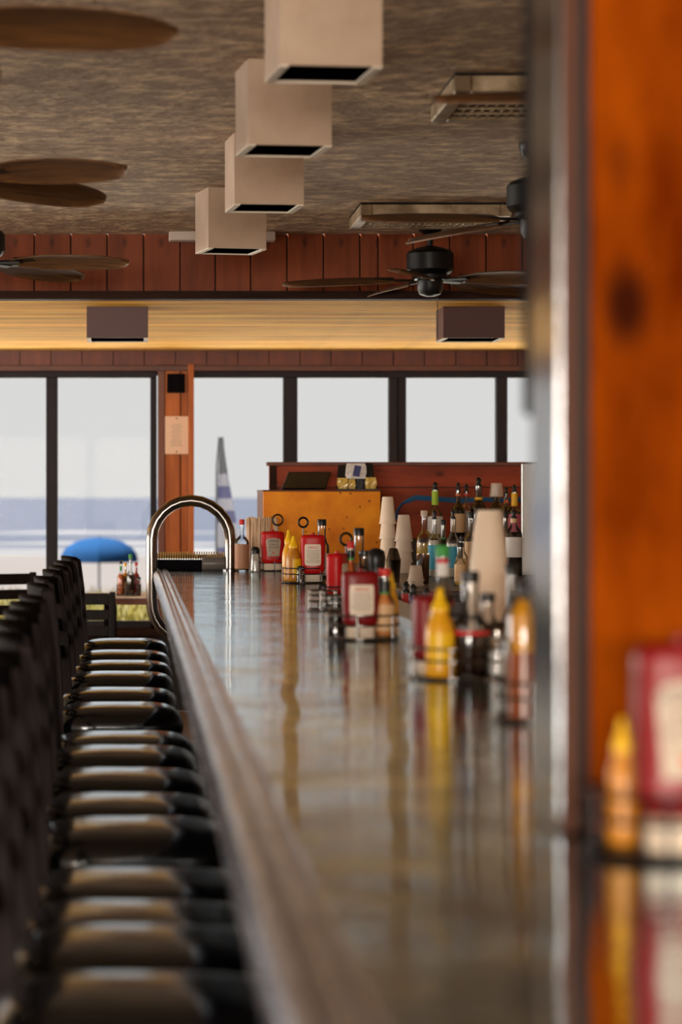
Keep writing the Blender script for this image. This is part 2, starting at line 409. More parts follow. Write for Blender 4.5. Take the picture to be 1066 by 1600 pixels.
# unseen sides of the room, with openings for the added fill lamps
wl = struct(MB().box(XL - 0.15, XL, YB, YW, 0, 0.7).build('wall_left', 'wall_paint'))
MB().box(XL - 0.15, XL, YB, YW, 2.5, CZ).build('header', 'wall_paint', wl)
for yy in (-9.0, -5.8, -2.2, 1.4, 5.0, 8.6, 12.2, 15.9): MB().box(XL - 0.15, XL, yy, yy + 0.3, 0.7, 2.5).build('post', 'wall_paint', wl)
struct(MB().box(XR, XR + 0.15, YB, YW, 0, CZ).build('wall_right', 'wall_paint'))
struct(MB().box(wx(1268), XR, YW, YW + 0.2, SILL, HEAD + 0.1).build('wall_corner', 'wall_paint'))
wb = struct(MB().box(XL, XR, YB - 0.15, YB, 0, 0.7).build('wall_back', 'wall_paint'))
MB().box(XL, XR, YB - 0.15, YB, 2.5, CZ).build('header', 'wall_paint', wb)
for xx in (-6, -4.2, -0.8, 2.9): MB().box(xx, xx + 0.15, YB - 0.15, YB, 0.7, 2.5).build('post', 'wall_paint', wb)
MB().box(3.05, XR, YB - 0.15, YB, 0.7, 2.5).build('panel', 'wall_paint', wb)

# ------------------------------------------------------------------ outside
struct(MB().box(-14, 14, YW + 0.2, 18.3, 2.66, 2.8).build('unseen_shade_slab', 'dark_beam'))  # unseen slab added to shade the deck strip nearest the windows
struct(MB().box(-14, 14, YW + 0.3, 23.2, -0.3, 0.12).build('unseen_bounce_deck', 'unseen_bounce_deck'))  # unseen white surface added to bounce sun up onto the board ceiling
def terrain(name, m, prof, x0, x1, nx=24, amp=0.0):
    V = []; f = []
    for j, (y, z) in enumerate(prof):
        for i in range(nx + 1):
            xx = x0 * (y / prof[0][0]) ** 0.9 + (x1 - x0) * (y / prof[0][0]) ** 0.9 * i / nx
            V.append((xx, y, z + amp * (math.sin(i * 1.7 + j) + math.sin(i * 0.6 + 2 * j))))
    for j in range(len(prof) - 1):
        for i in range(nx):
            a = j * (nx + 1) + i; f.append((a, a + 1, a + nx + 2, a + nx + 1))
    return MB().add(V, f).build(name, m, None, True, 180)
struct(terrain('dune_ground', 'dune_soil', [(23.2, 0.05), (24, 0.1), (26, 0.2), (28, 0.22), (30, 0.0), (34, -0.8)], -14, 14, 30, 0.03))
struct(terrain('beach_ground', 'beach_sand', [(33, -0.9), (45, -1.0), (80, -1.7), (130, -2.5), (200, -3.3)], -25, 30, 30, 0.02))
struct(MB().add([(-3000, 185, -3.2), (3000, 185, -3.2), (3000, 5500, -3.2), (-3000, 5500, -3.2)], [(0, 1, 2, 3)]).build('sea', 'sea_water'))
for y0, y1, off in ((186, 196, 0), (203, 212, 1), (232, 240, 2), (300, 310, 3)):
    V = []; f = []; nn = 60
    for i in range(nn + 1):
        xx = -120 + 260 * i / nn
        a = math.sin(i * 0.55 + off) * 2.5 + math.sin(i * 1.31 + off * 2) * 1.5
        hgt = 0.12 + 0.1 * math.sin(i * 0.9 + off)
        V += [(xx, y0 + a, -3.19), (xx, (y0 + y1) / 2 + a, -3.15 + hgt), (xx, y1 + a * 0.6, -3.19)]
    for i in range(nn): f += [(3 * i, 3 * i + 3, 3 * i + 4, 3 * i + 1), (3 * i + 1, 3 * i + 4, 3 * i + 5, 3 * i + 2)]
    struct(MB().add(V, f).build('surf_wave', 'sea_foam', None, True, 180))
# dune grass
V = []; f = []
for k in range(8000):
    y = random.uniform(23.6, 29.5); xx = random.uniform(-4.5, 9.0); z = 0.12
    if random.random() < 0.5: xx = random.uniform(-3, 1.2)
    h = random.uniform(0.10, 0.30); a = random.uniform(0, PI); d = random.uniform(-0.12, 0.12); wd = 0.008
    dx, dy = math.cos(a) * wd, math.sin(a) * wd; n0 = len(V)
    V += [(xx - dx, y - dy, z - 0.06), (xx + dx, y + dy, z - 0.06), (xx + d * 0.4 + dx * .7, y + dy * .7, z + h * 0.6), (xx + d * 0.4 - dx * .7, y - dy * .7, z + h * 0.6), (xx + d, y, z + h)]
    f += [(n0, n0 + 1, n0 + 2, n0 + 3), (n0 + 3, n0 + 2, n0 + 4)]
tag(MB().add(V, f).build('dune_grass', 'grass_blade'), 'yellow-green dune grass outside the windows', 'grass', kind='stuff')

# beach umbrella
YU = 45.0
u = empty('beach_umbrella', (XP(155, YU), YU, -1.05), 0, 'bright blue domed beach umbrella out on the sand', 'umbrella')
zt = ZP(840, YU) + 1.05; zr = ZP(878, YU) + 1.05; Ru = 61 * YU / F
MB().lathe([(0.02, 0), (0.02, zt + 0.03)], 8).build('pole', 'flag_white', u)
for k in range(8):
    a0, a1 = 2 * PI * k / 8, 2 * PI * (k + 1) / 8; V = []; f = []
    for j in range(8):
        t = j / 7 * PI / 2
        for q in range(5):
            a = a0 + (a1 - a0) * q / 4; r = Ru * math.sin(t) * (1 - 0.03 * math.sin(PI * q / 4))
            V.append((r * math.cos(a), r * math.sin(a), zr + (zt - zr) * math.cos(t) ** 0.85))
    for j in range(7):
        for q in range(4):
            b = j * 5 + q; f.append((b, b + 5, b + 6, b + 1))
    MB().add(V, f).build('canopy_panel', 'umbrella_blue', u, True, 60)
# feather flag
YF = 24.0
fl = empty('feather_flag', (XP(338, YF), YF, 0.1), 0, 'tall feather flag with blue and white print outside the window', 'flag')
H = ZP(683, YF) - 0.1
MB().tube([(0, 0, 0), (0, 0, H * 0.6), (0.005, 0, H * 0.85), (0.03, 0, H)], 0.012, 6).build('pole', 'flag_grey', fl)
def flagw(t): return 0.03 + 0.22 * math.sin(min(1, (1 - t) * 1.25) * PI / 2) ** 1.2
for k, m in enumerate(('flag_blue', 'flag_blue', 'flag_white', 'flag_white', 'flag_blue', 'flag_white', 'flag_white', 'flag_blue', 'flag_white', 'flag_blue', 'flag_white', 'flag_grey', 'flag_grey', 'flag_grey')):
    t0, t1 = 0.12 + 0.88 * k / 14, 0.12 + 0.88 * (k + 1) / 14; V = []; f = []
    for s_ in (-0.006, 0.006):
        for t in (t0, t1):
            lean = 0.03 * max(0, (t - 0.6) / 0.4) ** 2
            for q in range(5): V.append((lean + 0.012 + flagw(t) * q / 4, s_ + 0.02 * math.sin(q * 1.3 + t * 9), t * H))
    for q in range(4): f += [(q, q + 1, q + 6, q + 5), (q + 10, q + 15, q + 16, q + 11)]
    f += [(0, 5, 15, 10), (4, 14, 19, 9), (0, 10, 11, 1), (5, 6, 16, 15)]
    MB().add(V, f).build('flag_panel', m, fl)

# ------------------------------------------------------------------ box lights on the ceilings
def box_light(name, cx, y, wdt, dep, z0, z1, yaw, label, m, group, rimw=0.022):
    t = empty(name, (cx, y, z0), yaw, label, 'light', group)
    hw = wdt / 2; h = z1 - z0
    MB().box(-hw, hw, 0, 0.012, 0, h).build('front_panel', m, t)
    MB().box(-hw, hw, dep - 0.012, dep, 0, h).build('rear_panel', m, t)
    MB().box(-hw, -hw + 0.012, 0.012, dep - 0.012, 0, h).build('side_panel', m, t)
    MB().box(hw - 0.012, hw, 0.012, dep - 0.012, 0, h).build('side_panel', m, t)
    MB().box(-hw + .012, hw - .012, .012, dep - .012, 0.001, 0.01).build('dark_hollow_sheet', 'hollow_shade', t)  # black sheet across the bottom stands in for shade inside the box
    MB().box(-hw, -hw + rimw, 0, dep, -0.004, 0).build('rim', 'box_rim', t)
    MB().box(hw - rimw, hw, 0, dep, -0.004, 0).build('rim', 'box_rim', t)
    MB().box(-hw + rimw, hw - rimw, dep - 0.008, dep, -0.004, 0).build('rim', 'box_rim', t)
    return t
BZ = EYE + 1.045
for cx, y, yaw, lb in ((0.483, 5.87, 6, 'stained cream box light on the ceiling, nearest the camera'),
                       (0.47, 7.2, 7, 'cream box light on the ceiling, second from the camera'),
                       (0.49, 8.66, 6, 'cream box light on the ceiling, third from the camera'),
                       (0.443, 10.2, 12, 'cream box light on the ceiling, farthest and nearest the plank soffit')):
    box_light('ceiling_box_light', cx, y, 0.252, 0.235, BZ, CZ, math.radians(yaw), lb, 'painted_box', 'cream box lights over the bar')
for px, lb in ((183.5, 'maroon box light under the pale board ceiling, left one'), (741, 'maroon box light under the pale board ceiling, right one behind fan')):
    y = 12.5
    box_light('maroon_box_light', XP(px, y), y, 96 * y / F, 0.3, ZP(528, y), LZ, 0, lb, 'maroon_box', 'maroon box lights by the windows')

# white trim boxes at the ceiling edge
tag(MB().box(XP(264, 11.9), XP(430, 11.9), 11.86, 11.96, CZ - 0.045, CZ, 0.004).build('ceiling_conduit', 'white_trim'), 'white painted conduit box where ceiling meets plank soffit', 'conduit')

# ceiling vents
def vent(x0, x1, y0, y1, lb):
    t = empty('ceiling_vent', ((x0 + x1) / 2, (y0 + y1) / 2, CZ), 0, lb, 'vent', 'ceiling air vents')
    hx, hy = (x1 - x0) / 2, (y1 - y0) / 2; d = 0.06
    MB().box(-hx, hx, -hy, hy, -0.01, -0.001).build('backing', 'vent_dark', t)
    for a in ((-hx, -hx + 0.05, -hy, hy), (hx - 0.05, hx, -hy, hy), (-hx + 0.05, hx - 0.05, -hy, -hy + 0.05), (-hx + 0.05, hx - 0.05, hy - 0.05, hy)):
        MB().box(*a, -d, -0.001, 0.004).build('frame_side', 'vent_metal', t)
    nbar = 20; g = (2 * hx - 0.1) / nbar
    me = None
    for k in range(1, nbar):
        if me is None: o = MB().box(-0.003, 0.003, -hy + 0.05, hy - 0.05, -d + 0.005, -d + 0.025).build('grille_bar', 'vent_metal', t); me = o.data
        else: o = obj('grille_bar', me, t)
        o.location.x = -hx + 0.05 + k * g
    for k in range(1, 5):
        o = MB().box(-hx + 0.05, hx - 0.05, -0.004, 0.004, -d + 0.002, -d + 0.01).build('cross_bar', 'vent_metal', t); o.location.y = -hy + 0.05 + k * (2 * hy - 0.1) / 5
vent(0.99, 1.72, 7.42, 8.02, 'metal ceiling vent grille, the nearer one above a fan blade')
vent(1.01, 1.68, 10.7, 11.25, 'metal ceiling vent, the farther one near the plank soffit')

# ------------------------------------------------------------------ ceiling fans
def blade_mesh(r0=0.17, r1=0.70, wdt=0.19):
    V = []; f = []; nu, nv = 16, 12
    for side in (0, 1):
        for i in range(nu + 1):
            u_ = i / nu; rr = r0 + (r1 - r0) * u_
            half = wdt / 2 * max(0.02, (max(0.0, 1 - ((u_ - 0.42) / 0.58) ** 2.8) ** 0.5 if u_ > 0.42 else (0.42 + 0.58 * math.sin(PI / 2 * u_ / 0.42)) ))
            for j in range(nv + 1):
                v_ = j / nv * 2 - 1
                z = 0.012 * (1 - v_ * v_) - 0.012 + (0.0022 if j % 2 else 0) + side * 0.005 - 0.02 * u_ * u_
                V.append((rr, v_ * half, z))
    n1 = (nu + 1) * (nv + 1)
    for i in range(nu):
        for j in range(nv):
            a = i * (nv + 1) + j; b = a + nv + 1
            f += [(a, a + 1, b + 1, b), (n1 + a, n1 + b, n1 + b + 1, n1 + a + 1)]
    for i in range(nu):
        a = i * (nv + 1); b = a + nv + 1
        f += [(a, b, n1 + b, n1 + a), (a + nv, n1 + a + nv, n1 + b + nv, b + nv)]
    for j in range(nv):
        a = nu * (nv + 1) + j; f.append((a, a + 1, n1 + a + 1, n1 + a)); f.append((j, n1 + j, n1 + j + 1, j + 1))
    return MB().add(V, f)
BLADE = None; BRACK = None
def fan(cx, cy, zb, ang, lb, pitch=14, chain=False):
    global BLADE, BRACK
    t = empty('ceiling_fan', (cx, cy, zb), 0, lb, 'ceiling fan', 'ceiling fans with leaf blades')
    top = CZ - zb
    MB().lathe([(0.03, top - 0.06), (0.055, top - 0.045), (0.068, top - 0.015), (0.068, top)], 20).build('canopy', 'fan_black', t, True)
    MB().lathe([(0.013, 0.13), (0.013, top - 0.05)], 10).build('downrod', 'fan_black', t, True)
    MB().lathe([(0.02, 0.16), (0.06, 0.15), (0.10, 0.135), (0.112, 0.12), (0.112, 0.045), (0.10, 0.03), (0.085, 0.02), (0.085, 0.0), (0.03, -0.01)], 28).build('motor_housing', 'fan_black', t, True, 30)
    MB().lathe([(0.062, 0.0), (0.062, -0.045), (0.05, -0.07), (0.02, -0.08)], 24).build('switch_housing', 'fan_black', t, True, 30)
    if chain: MB().tube([(0.035, 0, -0.07), (0.036, 0, -0.28)], 0.0018, 5).build('pull_chain', 'fan_black', t)
    for k in range(5):
        a = math.radians(ang + 72 * k)
        if BLADE is None:
            o = blade_mesh().build('blade', 'leaf_blade', t, True, 60); BLADE = o.data
            b = MB().box(0.075, 0.20, -0.018, 0.018, -0.008, 0.0, 0.003).box(0.17, 0.26, -0.034, 0.034, 0.0, 0.006, 0.002).build('blade_bracket', 'fan_black', o); BRACK = b.data
        else:
            o = obj('blade', BLADE, t); b = obj('blade_bracket', BRACK, o)
        o.rotation_euler = Matrix.Rotation(a, 3, 'Z').to_4x4().to_3x3().__matmul__(Matrix.Rotation(math.radians(-pitch), 3, 'X')).to_euler()
fan(1.41, 11.45, 2.475, 180, 'black ceiling fan with brown leaf blades, farthest on the right side', chain=True)
fan(1.49, 8.9, 2.47, 198, 'black ceiling fan partly behind the wooden partition, middle on the right side')
fan(1.45, 6.15, 2.468, 187, 'dark ceiling fan blade below the nearer vent, hub behind the partition')
fan(-0.60, 5.25, 2.475, -2, 'ceiling fan nearest the camera with blurred brown blade at upper left', 18)
fan(-0.62, 7.75, 2.475, -30, 'ceiling fan at left edge with two overlapping brown blades', 16)
fan(-0.67, 10.6, 2.475, -20, 'ceiling fan at left edge in front of the plank soffit')

# ------------------------------------------------------------------ the bar
Y0, Y1 = 0.9, 12.62
bar = empty('bar_counter', (0.5, 6.8, 0), 0, 'long dark varnished bar counter running towards the windows', 'bar counter')
def inbar(mb): mb.v = [(a - 0.5, b - 6.8, c) for a, b, c in mb.v]; return mb
inbar(MB().box(0.165, 0.95, Y0, Y1, BT - 0.045, BT)).build('counter_top', 'bar_top', bar)
prof = [(0.165, 1.0), (0.125, 1.0), (0.112, 1.012), (0.106, 1.03), (0.107, 1.052), (0.114, 1.068), (0.124, 1.077), (0.134, 1.078), (0.142, 1.073), (0.146, 1.068),
        (0.151, 1.068), (0.156, 1.074), (0.164, 1.077), (0.173, 1.0745), (0.182, 1.0705), (0.165, 1.06)]
inbar(MB().prism(prof, Y0, Y1)).build('arm_rail', 'bar_rail', bar, True, 50)
for k in range(13):
    a = Y0 + k * 0.9; b = min(a + 0.9, Y1 - 0.1)
    inbar(MB().box(0.33, 0.36, a + 0.004, b - 0.004, 0.2, 1.02, 0.004)).build('front_panel', 'bar_front', bar)
inbar(MB().box(0.36, 0.93, Y0, Y1 - 0.1, 0.0, 1.025)).build('body', 'bar_front', bar)
inbar(MB().box(0.262, 0.36, Y0, Y1 - 0.1, 0.0, 0.19, 0.006)).build('foot_ledge', 'foot_ledge', bar)
inbar(MB().box(0.236, 0.258, Y0, Y1 - 0.1, 0.0, 0.17, 0.004)).build('foot_ledge_edge', 'foot_ledge', bar)
inbar(MB().box(0.925, 0.95, Y0 + 2.1, Y1, BT, BT + 0.012, 0.004)).build('back_lip', 'bar_front', bar)

# chrome hoop at the far end of the bar
YH = 12.3
hp_ = empty('chrome_hoop', (XP(300, YH), YH, BT), 0, 'bent chrome tube hoop rail at the far end of the bar', 'rail')
pts = []
def hpnt(px, py): p = P(px, py, YH); return (p.x - XP(300, YH), 0, p.z - BT)
xl, xr, yt = 237.0, 360.0, 782.0; rad = (xr - xl) / 2; cxp = (xl + xr) / 2
pts.append(hpnt(xr, 889)); pts.append(hpnt(xr, yt + rad + 15))
for k in range(13):
    a = PI * k / 12; pts.append(hpnt(cxp + rad * math.cos(a), yt + rad - rad * math.sin(a)))
pts.append(hpnt(xl, 900)); pts.append(hpnt(xl, 935))
for k in range(1, 7):
    a = PI / 2 * k / 6; pts.append(hpnt(xl + 45 * (1 - math.cos(a)), 940 + 55 * math.sin(a)))
pts.append(hpnt(310, 997))
MB().tube(pts, 0.029, 16).build('tube', 'chrome', hp_, True, 60)
MB().lathe([(0.045, 0), (0.045, 0.008), (0.03, 0.012)], 20, (hpnt(xr, 890)[0], 0, 0.0)).build('flange', 'chrome', hp_, True, 40)

# ridged drip ledge and clear roll at the bar's far edge
dl = empty('drip_ledge', (XP(300, 12.5), 12.5, BT), 0, 'ridged metal drip ledge behind the chrome hoop', 'drip tray')
a, b = XP(246, 12.5) - XP(300, 12.5), XP(352, 12.5) - XP(300, 12.5)
MB().box(a, b, -0.04, 0.1, 0, 0.055, 0.003).build('ledge_body', 'dark_paint', dl)
mb = MB()
ns = 28
for k in range(ns):
    q = a + (b - a) * k / ns
    mb.add([(q, -0.045, 0.058), (q + 0.007, -0.045, 0.058), (q + 0.011, 0.1, 0.09), (q + 0.004, 0.1, 0.09), (q, -0.045, 0.052), (q + 0.007, -0.045, 0.052), (q + 0.011, 0.1, 0.08), (q + 0.004, 0.1, 0.08)],
           [(0, 1, 2, 3), (4, 7, 6, 5), (0, 4, 5, 1), (1, 5, 6, 2), (2, 6, 7, 3), (3, 7, 4, 0)])
tag(mb.build('ridges', 'brushed_steel', dl), kind='stuff')
MB().box(a, b, 0.07, 0.1, 0.055, 0.075).build('ridge_backing', 'dark_paint', dl)
mat('roll_grey', (120, 114, 112), 0.3)
MATS['roll_grey'].node_tree.nodes['Principled BSDF'].inputs['Alpha'].default_value = 0.75
rb = MB().lathe([(0.02, -0.058), (0.034, -0.058), (0.036, -0.05), (0.036, 0.05), (0.034, 0.058), (0.02, 0.058)], 20).build('plastic_roll', 'roll_grey', None, True)
rb.location = (XP(334, 12.3), 12.33, BT + 0.036); rb.rotation_euler = (0, PI / 2, 0)
tag(rb, 'small translucent grey roll lying on the bar below the hoop', 'roll')

# steel drip strip at the bar's inner edge
q0, q1, q2, q3 = P(621, 948, 8.3), P(656, 973, 7.25), P(656, 998, 6.45), P(621, 974, 7.2)
ds = tag(MB().add([(0.918, 8.4, BT + .0005), (0.915, 6.35, BT), (0.80, 6.35, BT), (0.80, 7.3, BT), (0.918, 8.4, BT + .022), (0.915, 6.35, BT + .022), (0.80, 6.35, BT + .022), (0.80, 7.3, BT + .022)],
    [(0, 1, 2, 3), (7, 6, 5, 4), (0, 4, 5, 1), (1, 5, 6, 2), (2, 6, 7, 3), (3, 7, 4, 0)]).build('drip_strip', 'brushed_steel'), 'flat grey steel drip strip along the inner edge of the bar', 'drip tray')

# ------------------------------------------------------------------ bar stools
def stool_proto():
    t = empty('bar_stool', (0, 0, 0))
    # origin under the seat centre; bar is at +X
    V = []; f = []; n1, n2 = 18, 18
    hx, hy, th = 0.215, 0.19, 0.085
    rs = []
    def sq(h1, h2, s, z, n=40, e=4.5):
        r = []
        for j in range(n):
            a = 2 * PI * j / n; c, d = math.cos(a), math.sin(a)
            k = (abs(c) ** e + abs(d) ** e) ** (-1 / e)
            r.append((h1 * s * c * k, h2 * s * d * k, z))
        return r
    for s, z in ((0.80, -0.006), (0.93, 0.0), (0.985, 0.014), (1.0, 0.032), (0.99, 0.052), (0.96, 0.068), (0.91, 0.081), (0.84, 0.0905), (0.74, 0.0970), (0.60, 0.1013), (0.44, 0.1038), (0.26, 0.1052), (0.08, 0.1058)):
        rs.append(sq(hx, hy, s, z))
    st = MB().rings(rs).build('seat', 'black_vinyl', t, True, 80); st.location.z = 0.652
    MB().box(-0.19, 0.19, -0.17, 0.17, 0.61, 0.648, 0.006).build('seat_frame', 'black_wood', t)
    for sx in (-1, 1):
        for sy in (-1, 1):
            tx = -0.205 if sx < 0 else 0.175; bx_ = -0.24 if sx < 0 else 0.18
            r = 0.019
            g = [[(bx_ * 1 + u * r, sy * 0.165 + v * r, 0) for u, v in ((-1, -1), (1, -1), (1, 1), (-1, 1))], [(tx + u * r, sy * 0.155 + v * r, 0.63) for u, v in ((-1, -1), (1, -1), (1, 1), (-1, 1))]]
            MB().rings(g).build('leg', 'black_wood', t)
    for sy in (-1, 1):
        MB().box(-0.215, 0.18, sy * 0.185 - 0.01, sy * 0.185 + 0.01, 0.28, 0.31).build('rung', 'black_wood', t)
        # back post, leaning back
        g = []
        for z, xo in ((0.60, -0.200), (0.80, -0.207), (1.0, -0.222), (1.135, -0.24), (1.142, -0.242)):
            r = 0.017 if z < 1.14 else 0.013
            g.append([(xo + u * r * 1.15, sy * 0.178 + v * r, z) for u, v in ((-1, -1), (1, -1), (1, 1), (-1, 1))])
        MB().rings(g).build('back_post', 'post_wood_lit', t)
    MB().box(0.165, 0.185, -0.18, 0.18, 0.24, 0.28).build('foot_rung', 'black_wood', t)
    for z0, z1, nm in ((1.055, 1.15, 'top_rail'), (0.955, 1.0, 'back_slat'), (0.855, 0.9, 'back_slat')):
        g = []
        for k in range(11):
            y = -0.165 + 0.33 * k / 10; bow = 0.055 * (1 - (y / 0.165) ** 2); xx = -0.205 - (z0 - 0.8) * 0.11 - bow
            lean = 0.11 * (z1 - z0); zz = z1 + (0.012 * (1 - (y / 0.165) ** 2) if nm == 'top_rail' else 0)
            g.append([(xx - 0.009, y, z0), (xx + 0.009, y, z0), (xx + 0.009 - lean, y, zz - 0.004), (xx + 0.005 - lean, y, zz), (xx - 0.005 - lean, y, zz), (xx - 0.009 - lean, y, zz - 0.004)])
        MB().rings(g).build(nm, 'black_wood', t, True, 35)
    return t
ORD = ['nearest the camera', 'second from the camera', 'third from the camera', 'fourth from the camera', 'fifth from the camera', 'sixth from the camera', 'seventh from the camera',
       'eighth from the camera', 'ninth from the camera', 'tenth from the camera', 'eleventh from the camera', 'twelfth from the camera', 'thirteenth from the camera', 'fourteenth from the camera',
       'fifteenth from the camera', 'farthest of the row, beyond the chrome hoop']
# far upper edge of each cushion as read from the photograph
hs = [(1513, 3.42), (1440, 3.84), (1403, 4.24), (1352, 4.64), (1273, 5.28), (1236, 5.76), (1197, 6.24), (1162, 6.76), (1140, 7.22), (1095, 8.2), (1072, 8.85), (1047, 9.65), (1030, 10.25), (1014, 10.95), (996, 11.8)]
proto = stool_proto()
for k, (py, yy) in enumerate(hs):
    o = proto if k == 0 else copy_tree(proto)
    near = max(0, min(1, (8 - yy) / 4))
    o.location = (-0.045 + 0.07 * near + random.uniform(-0.012, 0.012), yy - 0.12, 0.0)
    if k == 15: o.location.x = 0.0
    o.rotation_euler.z = math.radians(random.uniform(-4, 4) if k < 15 else -10)
    z_target = ZP(py, yy)                         # cushions differ a little in height
    o.location.z = 0
    s = [c for c in o.children if c.name.startswith('seat') and not c.name.startswith('seat_frame')][0]
    s.scale.z = max(0.75, min(1.5, (z_target - 0.652) / 0.103))
    tag(o, 'black cushioned ladder-back bar stool at the counter, ' + ORD[k], 'bar stool', 'bar stools along the counter')

# ------------------------------------------------------------------ partition on the right
YP = 2.7
pt = struct(MB().box(0.516, 2.2, YP + 0.02, YP + 0.2, BT + 0.002, CZ).build('wall_partition', 'partition_ply'))
MB().box(0.499, 0.516, YP + 0.03, YP + 0.19, BT + 0.002, CZ).build('groove', 'groove', pt)
MB().box(0.480, 0.499, YP, YP + 0.2, BT + 0.002, CZ, 0.004).build('corner_trim', 'partition_trim', pt)
MB().box(0.4765, 0.480, YP + 0.006, YP + 0.19, BT + 0.002, CZ).build('corner_guard', 'corner_steel', pt)
MB().box(0.484, 0.62, YP + 0.201, YP + 0.305, ZP(650, 2.98), CZ, 0.006).build('dark_side_board', 'dark_paint', pt)

# ------------------------------------------------------------------ bottles and condiments
ZB = BT + 0.0005
def at(px, py=None, Y=None, dy=0.0, z=None):
    if Y is None: Y = (EYE - BT) * F / (py - VY)
    Y += dy
    return Vector((XP(px, Y), Y, ZB if z is None else z))
def superr(a, b, e, z, n=28):
    r = []
    for j in range(n):
        t = 2 * PI * j / n; c, s = math.cos(t), math.sin(t); k = (abs(c) ** e + abs(s) ** e) ** (-1 / e)
        r.append((a * c * k, b * s * k, z))
    return r
def ketchup(loc, wdt, h, rz, label, style='plain', m='ketchup', lm='cream_label'):
    t = empty('ketchup_bottle', loc, rz, label, 'bottle', 'red squeeze bottles')
    a = wdt / 2; d = a * 0.62; z0 = h * 0.17
    MB().rings([superr(a * 0.74, d * 0.8, 4, 0), superr(a * 0.78, d * 0.86, 4, h * 0.02), superr(a * 0.76, d * 0.84, 4, z0 * 0.95), superr(a * 0.7, d * 0.78, 4, z0)]).build('cap', 'cream_cap', t, True, 40)
    sec = [(0.60, 0.70, z0), (0.80, 0.86, z0 + h * .02), (0.90, 0.95, z0 + h * 0.05), (0.97, 1.0, z0 + h * 0.11), (0.95, 0.97, z0 + h * 0.16), (0.96, 0.98, h * 0.42), (0.99, 1.0, h * 0.6), (1.0, 1.0, h * 0.76), (0.985, 0.98, h * 0.82),
           (1.0, 1.0, h * 0.86), (0.985, 0.98, h * 0.93), (0.95, 0.93, h * 0.97), (0.86, 0.82, h * 0.993), (0.6, 0.5, h)]
    MB().rings([superr(a * u, d * v, 3.4, z) for u, v, z in sec]).build('body', m, t, True, 50)
    MB().rings([superr(a * 0.16, a * 0.16, 2, h, 12), superr(a * 0.16, a * 0.16, 2, h * 1.035, 12), superr(a * 0.1, a * 0.1, 2, h * 1.045, 12)]).build('top_nub', m, t, True, 40)
    # label on the front face, following its curve
    def front(x): return -d * (max(0.0, 1 - abs(x / a) ** 3.4)) ** (1 / 3.4) - 0.0012
    V = []; f = []; nu, nv = 10, 8; zl0, zl1 = h * 0.36, h * 0.80
    for j in range(nv + 1):
        t_ = j / nv; z = zl0 + (zl1 - zl0) * t_
        if style == 'keystone': half = a * (0.50 + 0.17 * t_) * (0.86 if t_ > 0.9 else 1)
        else: half = a * 0.66 * (0.93 if j in (0, nv) else 1)
        for i in range(nu + 1):
            xx = -half + 2 * half * i / nu
            zz = z + (h * 0.035 * (1 - (xx / half) ** 2) if (style == 'keystone' and j == nv) else 0) - (h * 0.02 * (1 - (xx / half) ** 2) if (style != 'keystone' and j == 0) else 0)
            V.append((xx, front(xx), zz))
    for j in range(nv):
        for i in range(nu):
            q = j * (nu + 1) + i; f.append((q, q + 1, q + nu + 2, q + nu + 1))
    lb = MB().add(V, f).build('label', lm, t, True, 80)
    yf = -d - 0.0018
    if style == 'keystone':
        text_mesh('HEINZ', h * 0.10, 'lettering', 'print_dark', lb, (0, yf, h * 0.755))
        text_mesh('TOMATO', h * 0.06, 'lettering', 'print_dark', lb, (0, yf, h * 0.66))
        text_mesh('KETCHUP', h * 0.06, 'lettering', 'print_dark', lb, (0, yf, h * 0.585))
        text_mesh('57', h * 0.05, 'lettering', 'print_dark', lb, (-a * 0.3, yf, h * 0.51))
        MB().rings([superr(h * 0.024, h * 0.024, 2, 0, 12), superr(h * 0.024, h * 0.024, 2, 0.0006, 12)]).build('tomato_print', 'print_red', lb).matrix_local = Matrix.Translation((0, yf + 0.0006, h * 0.45)) @ Matrix.Rotation(PI / 2, 4, 'X')
    elif style == 'plain':
        text_mesh('HEINZ', h * 0.075, 'lettering', 'print_red', lb, (0, yf, h * 0.73))
        for k in range(8):
            wd = a * random.uniform(0.42, 0.56)
            MB().box(-wd, wd, yf, yf + 0.0005, h * (0.665 - k * 0.035), h * (0.675 - k * 0.035)).build('print_line', 'print_grey', lb)
    return t
def mustard(loc, r, h, label, body='mustard', rz=0, badge=True):
    t = empty('mustard_bottle', loc, rz, label, 'bottle', 'yellow squeeze bottles')
    MB().lathe([(r * 0.9, 0), (r, h * 0.02), (r, h * 0.1), (r * 0.96, h * 0.3), (r * 0.95, h * 0.45), (r * 0.9, h * 0.55), (r * 0.72, h * 0.64), (r * 0.55, h * 0.70), (r * 0.52, h * 0.74)], 24).build('body', body, t, True, 50)
    MB().lathe([(r * 0.6, h * 0.735), (r * 0.6, h * 0.80), (r * 0.45, h * 0.83), (r * 0.3, h * 0.90), (r * 0.22, h * 0.98), (r * 0.12, h)], 18).build('nozzle_cap', 'mustard_cap', t, True, 50)
    if badge:
        V = []; f = []
        for j in range(7):
            for i in range(9):
                al = -PI / 2 + (i / 8 - 0.5) * 1.7; V.append((r * 1.012 * math.cos(al), r * 1.012 * math.sin(al), h * (0.14 + 0.36 * j / 6) ))
        for j in range(6):
            for i in range(8): q = j * 9 + i; f.append((q, q + 1, q + 10, q + 9))
        MB().add(V, f).build('label', 'mustard_cap', t, True, 80)
    return t
def band(t, name, m, r, z0, z1, n=20): return MB().lathe([(r, z0), (r, z1)], n, cap0=False, cap1=False).build(name, m, t, True, 80)
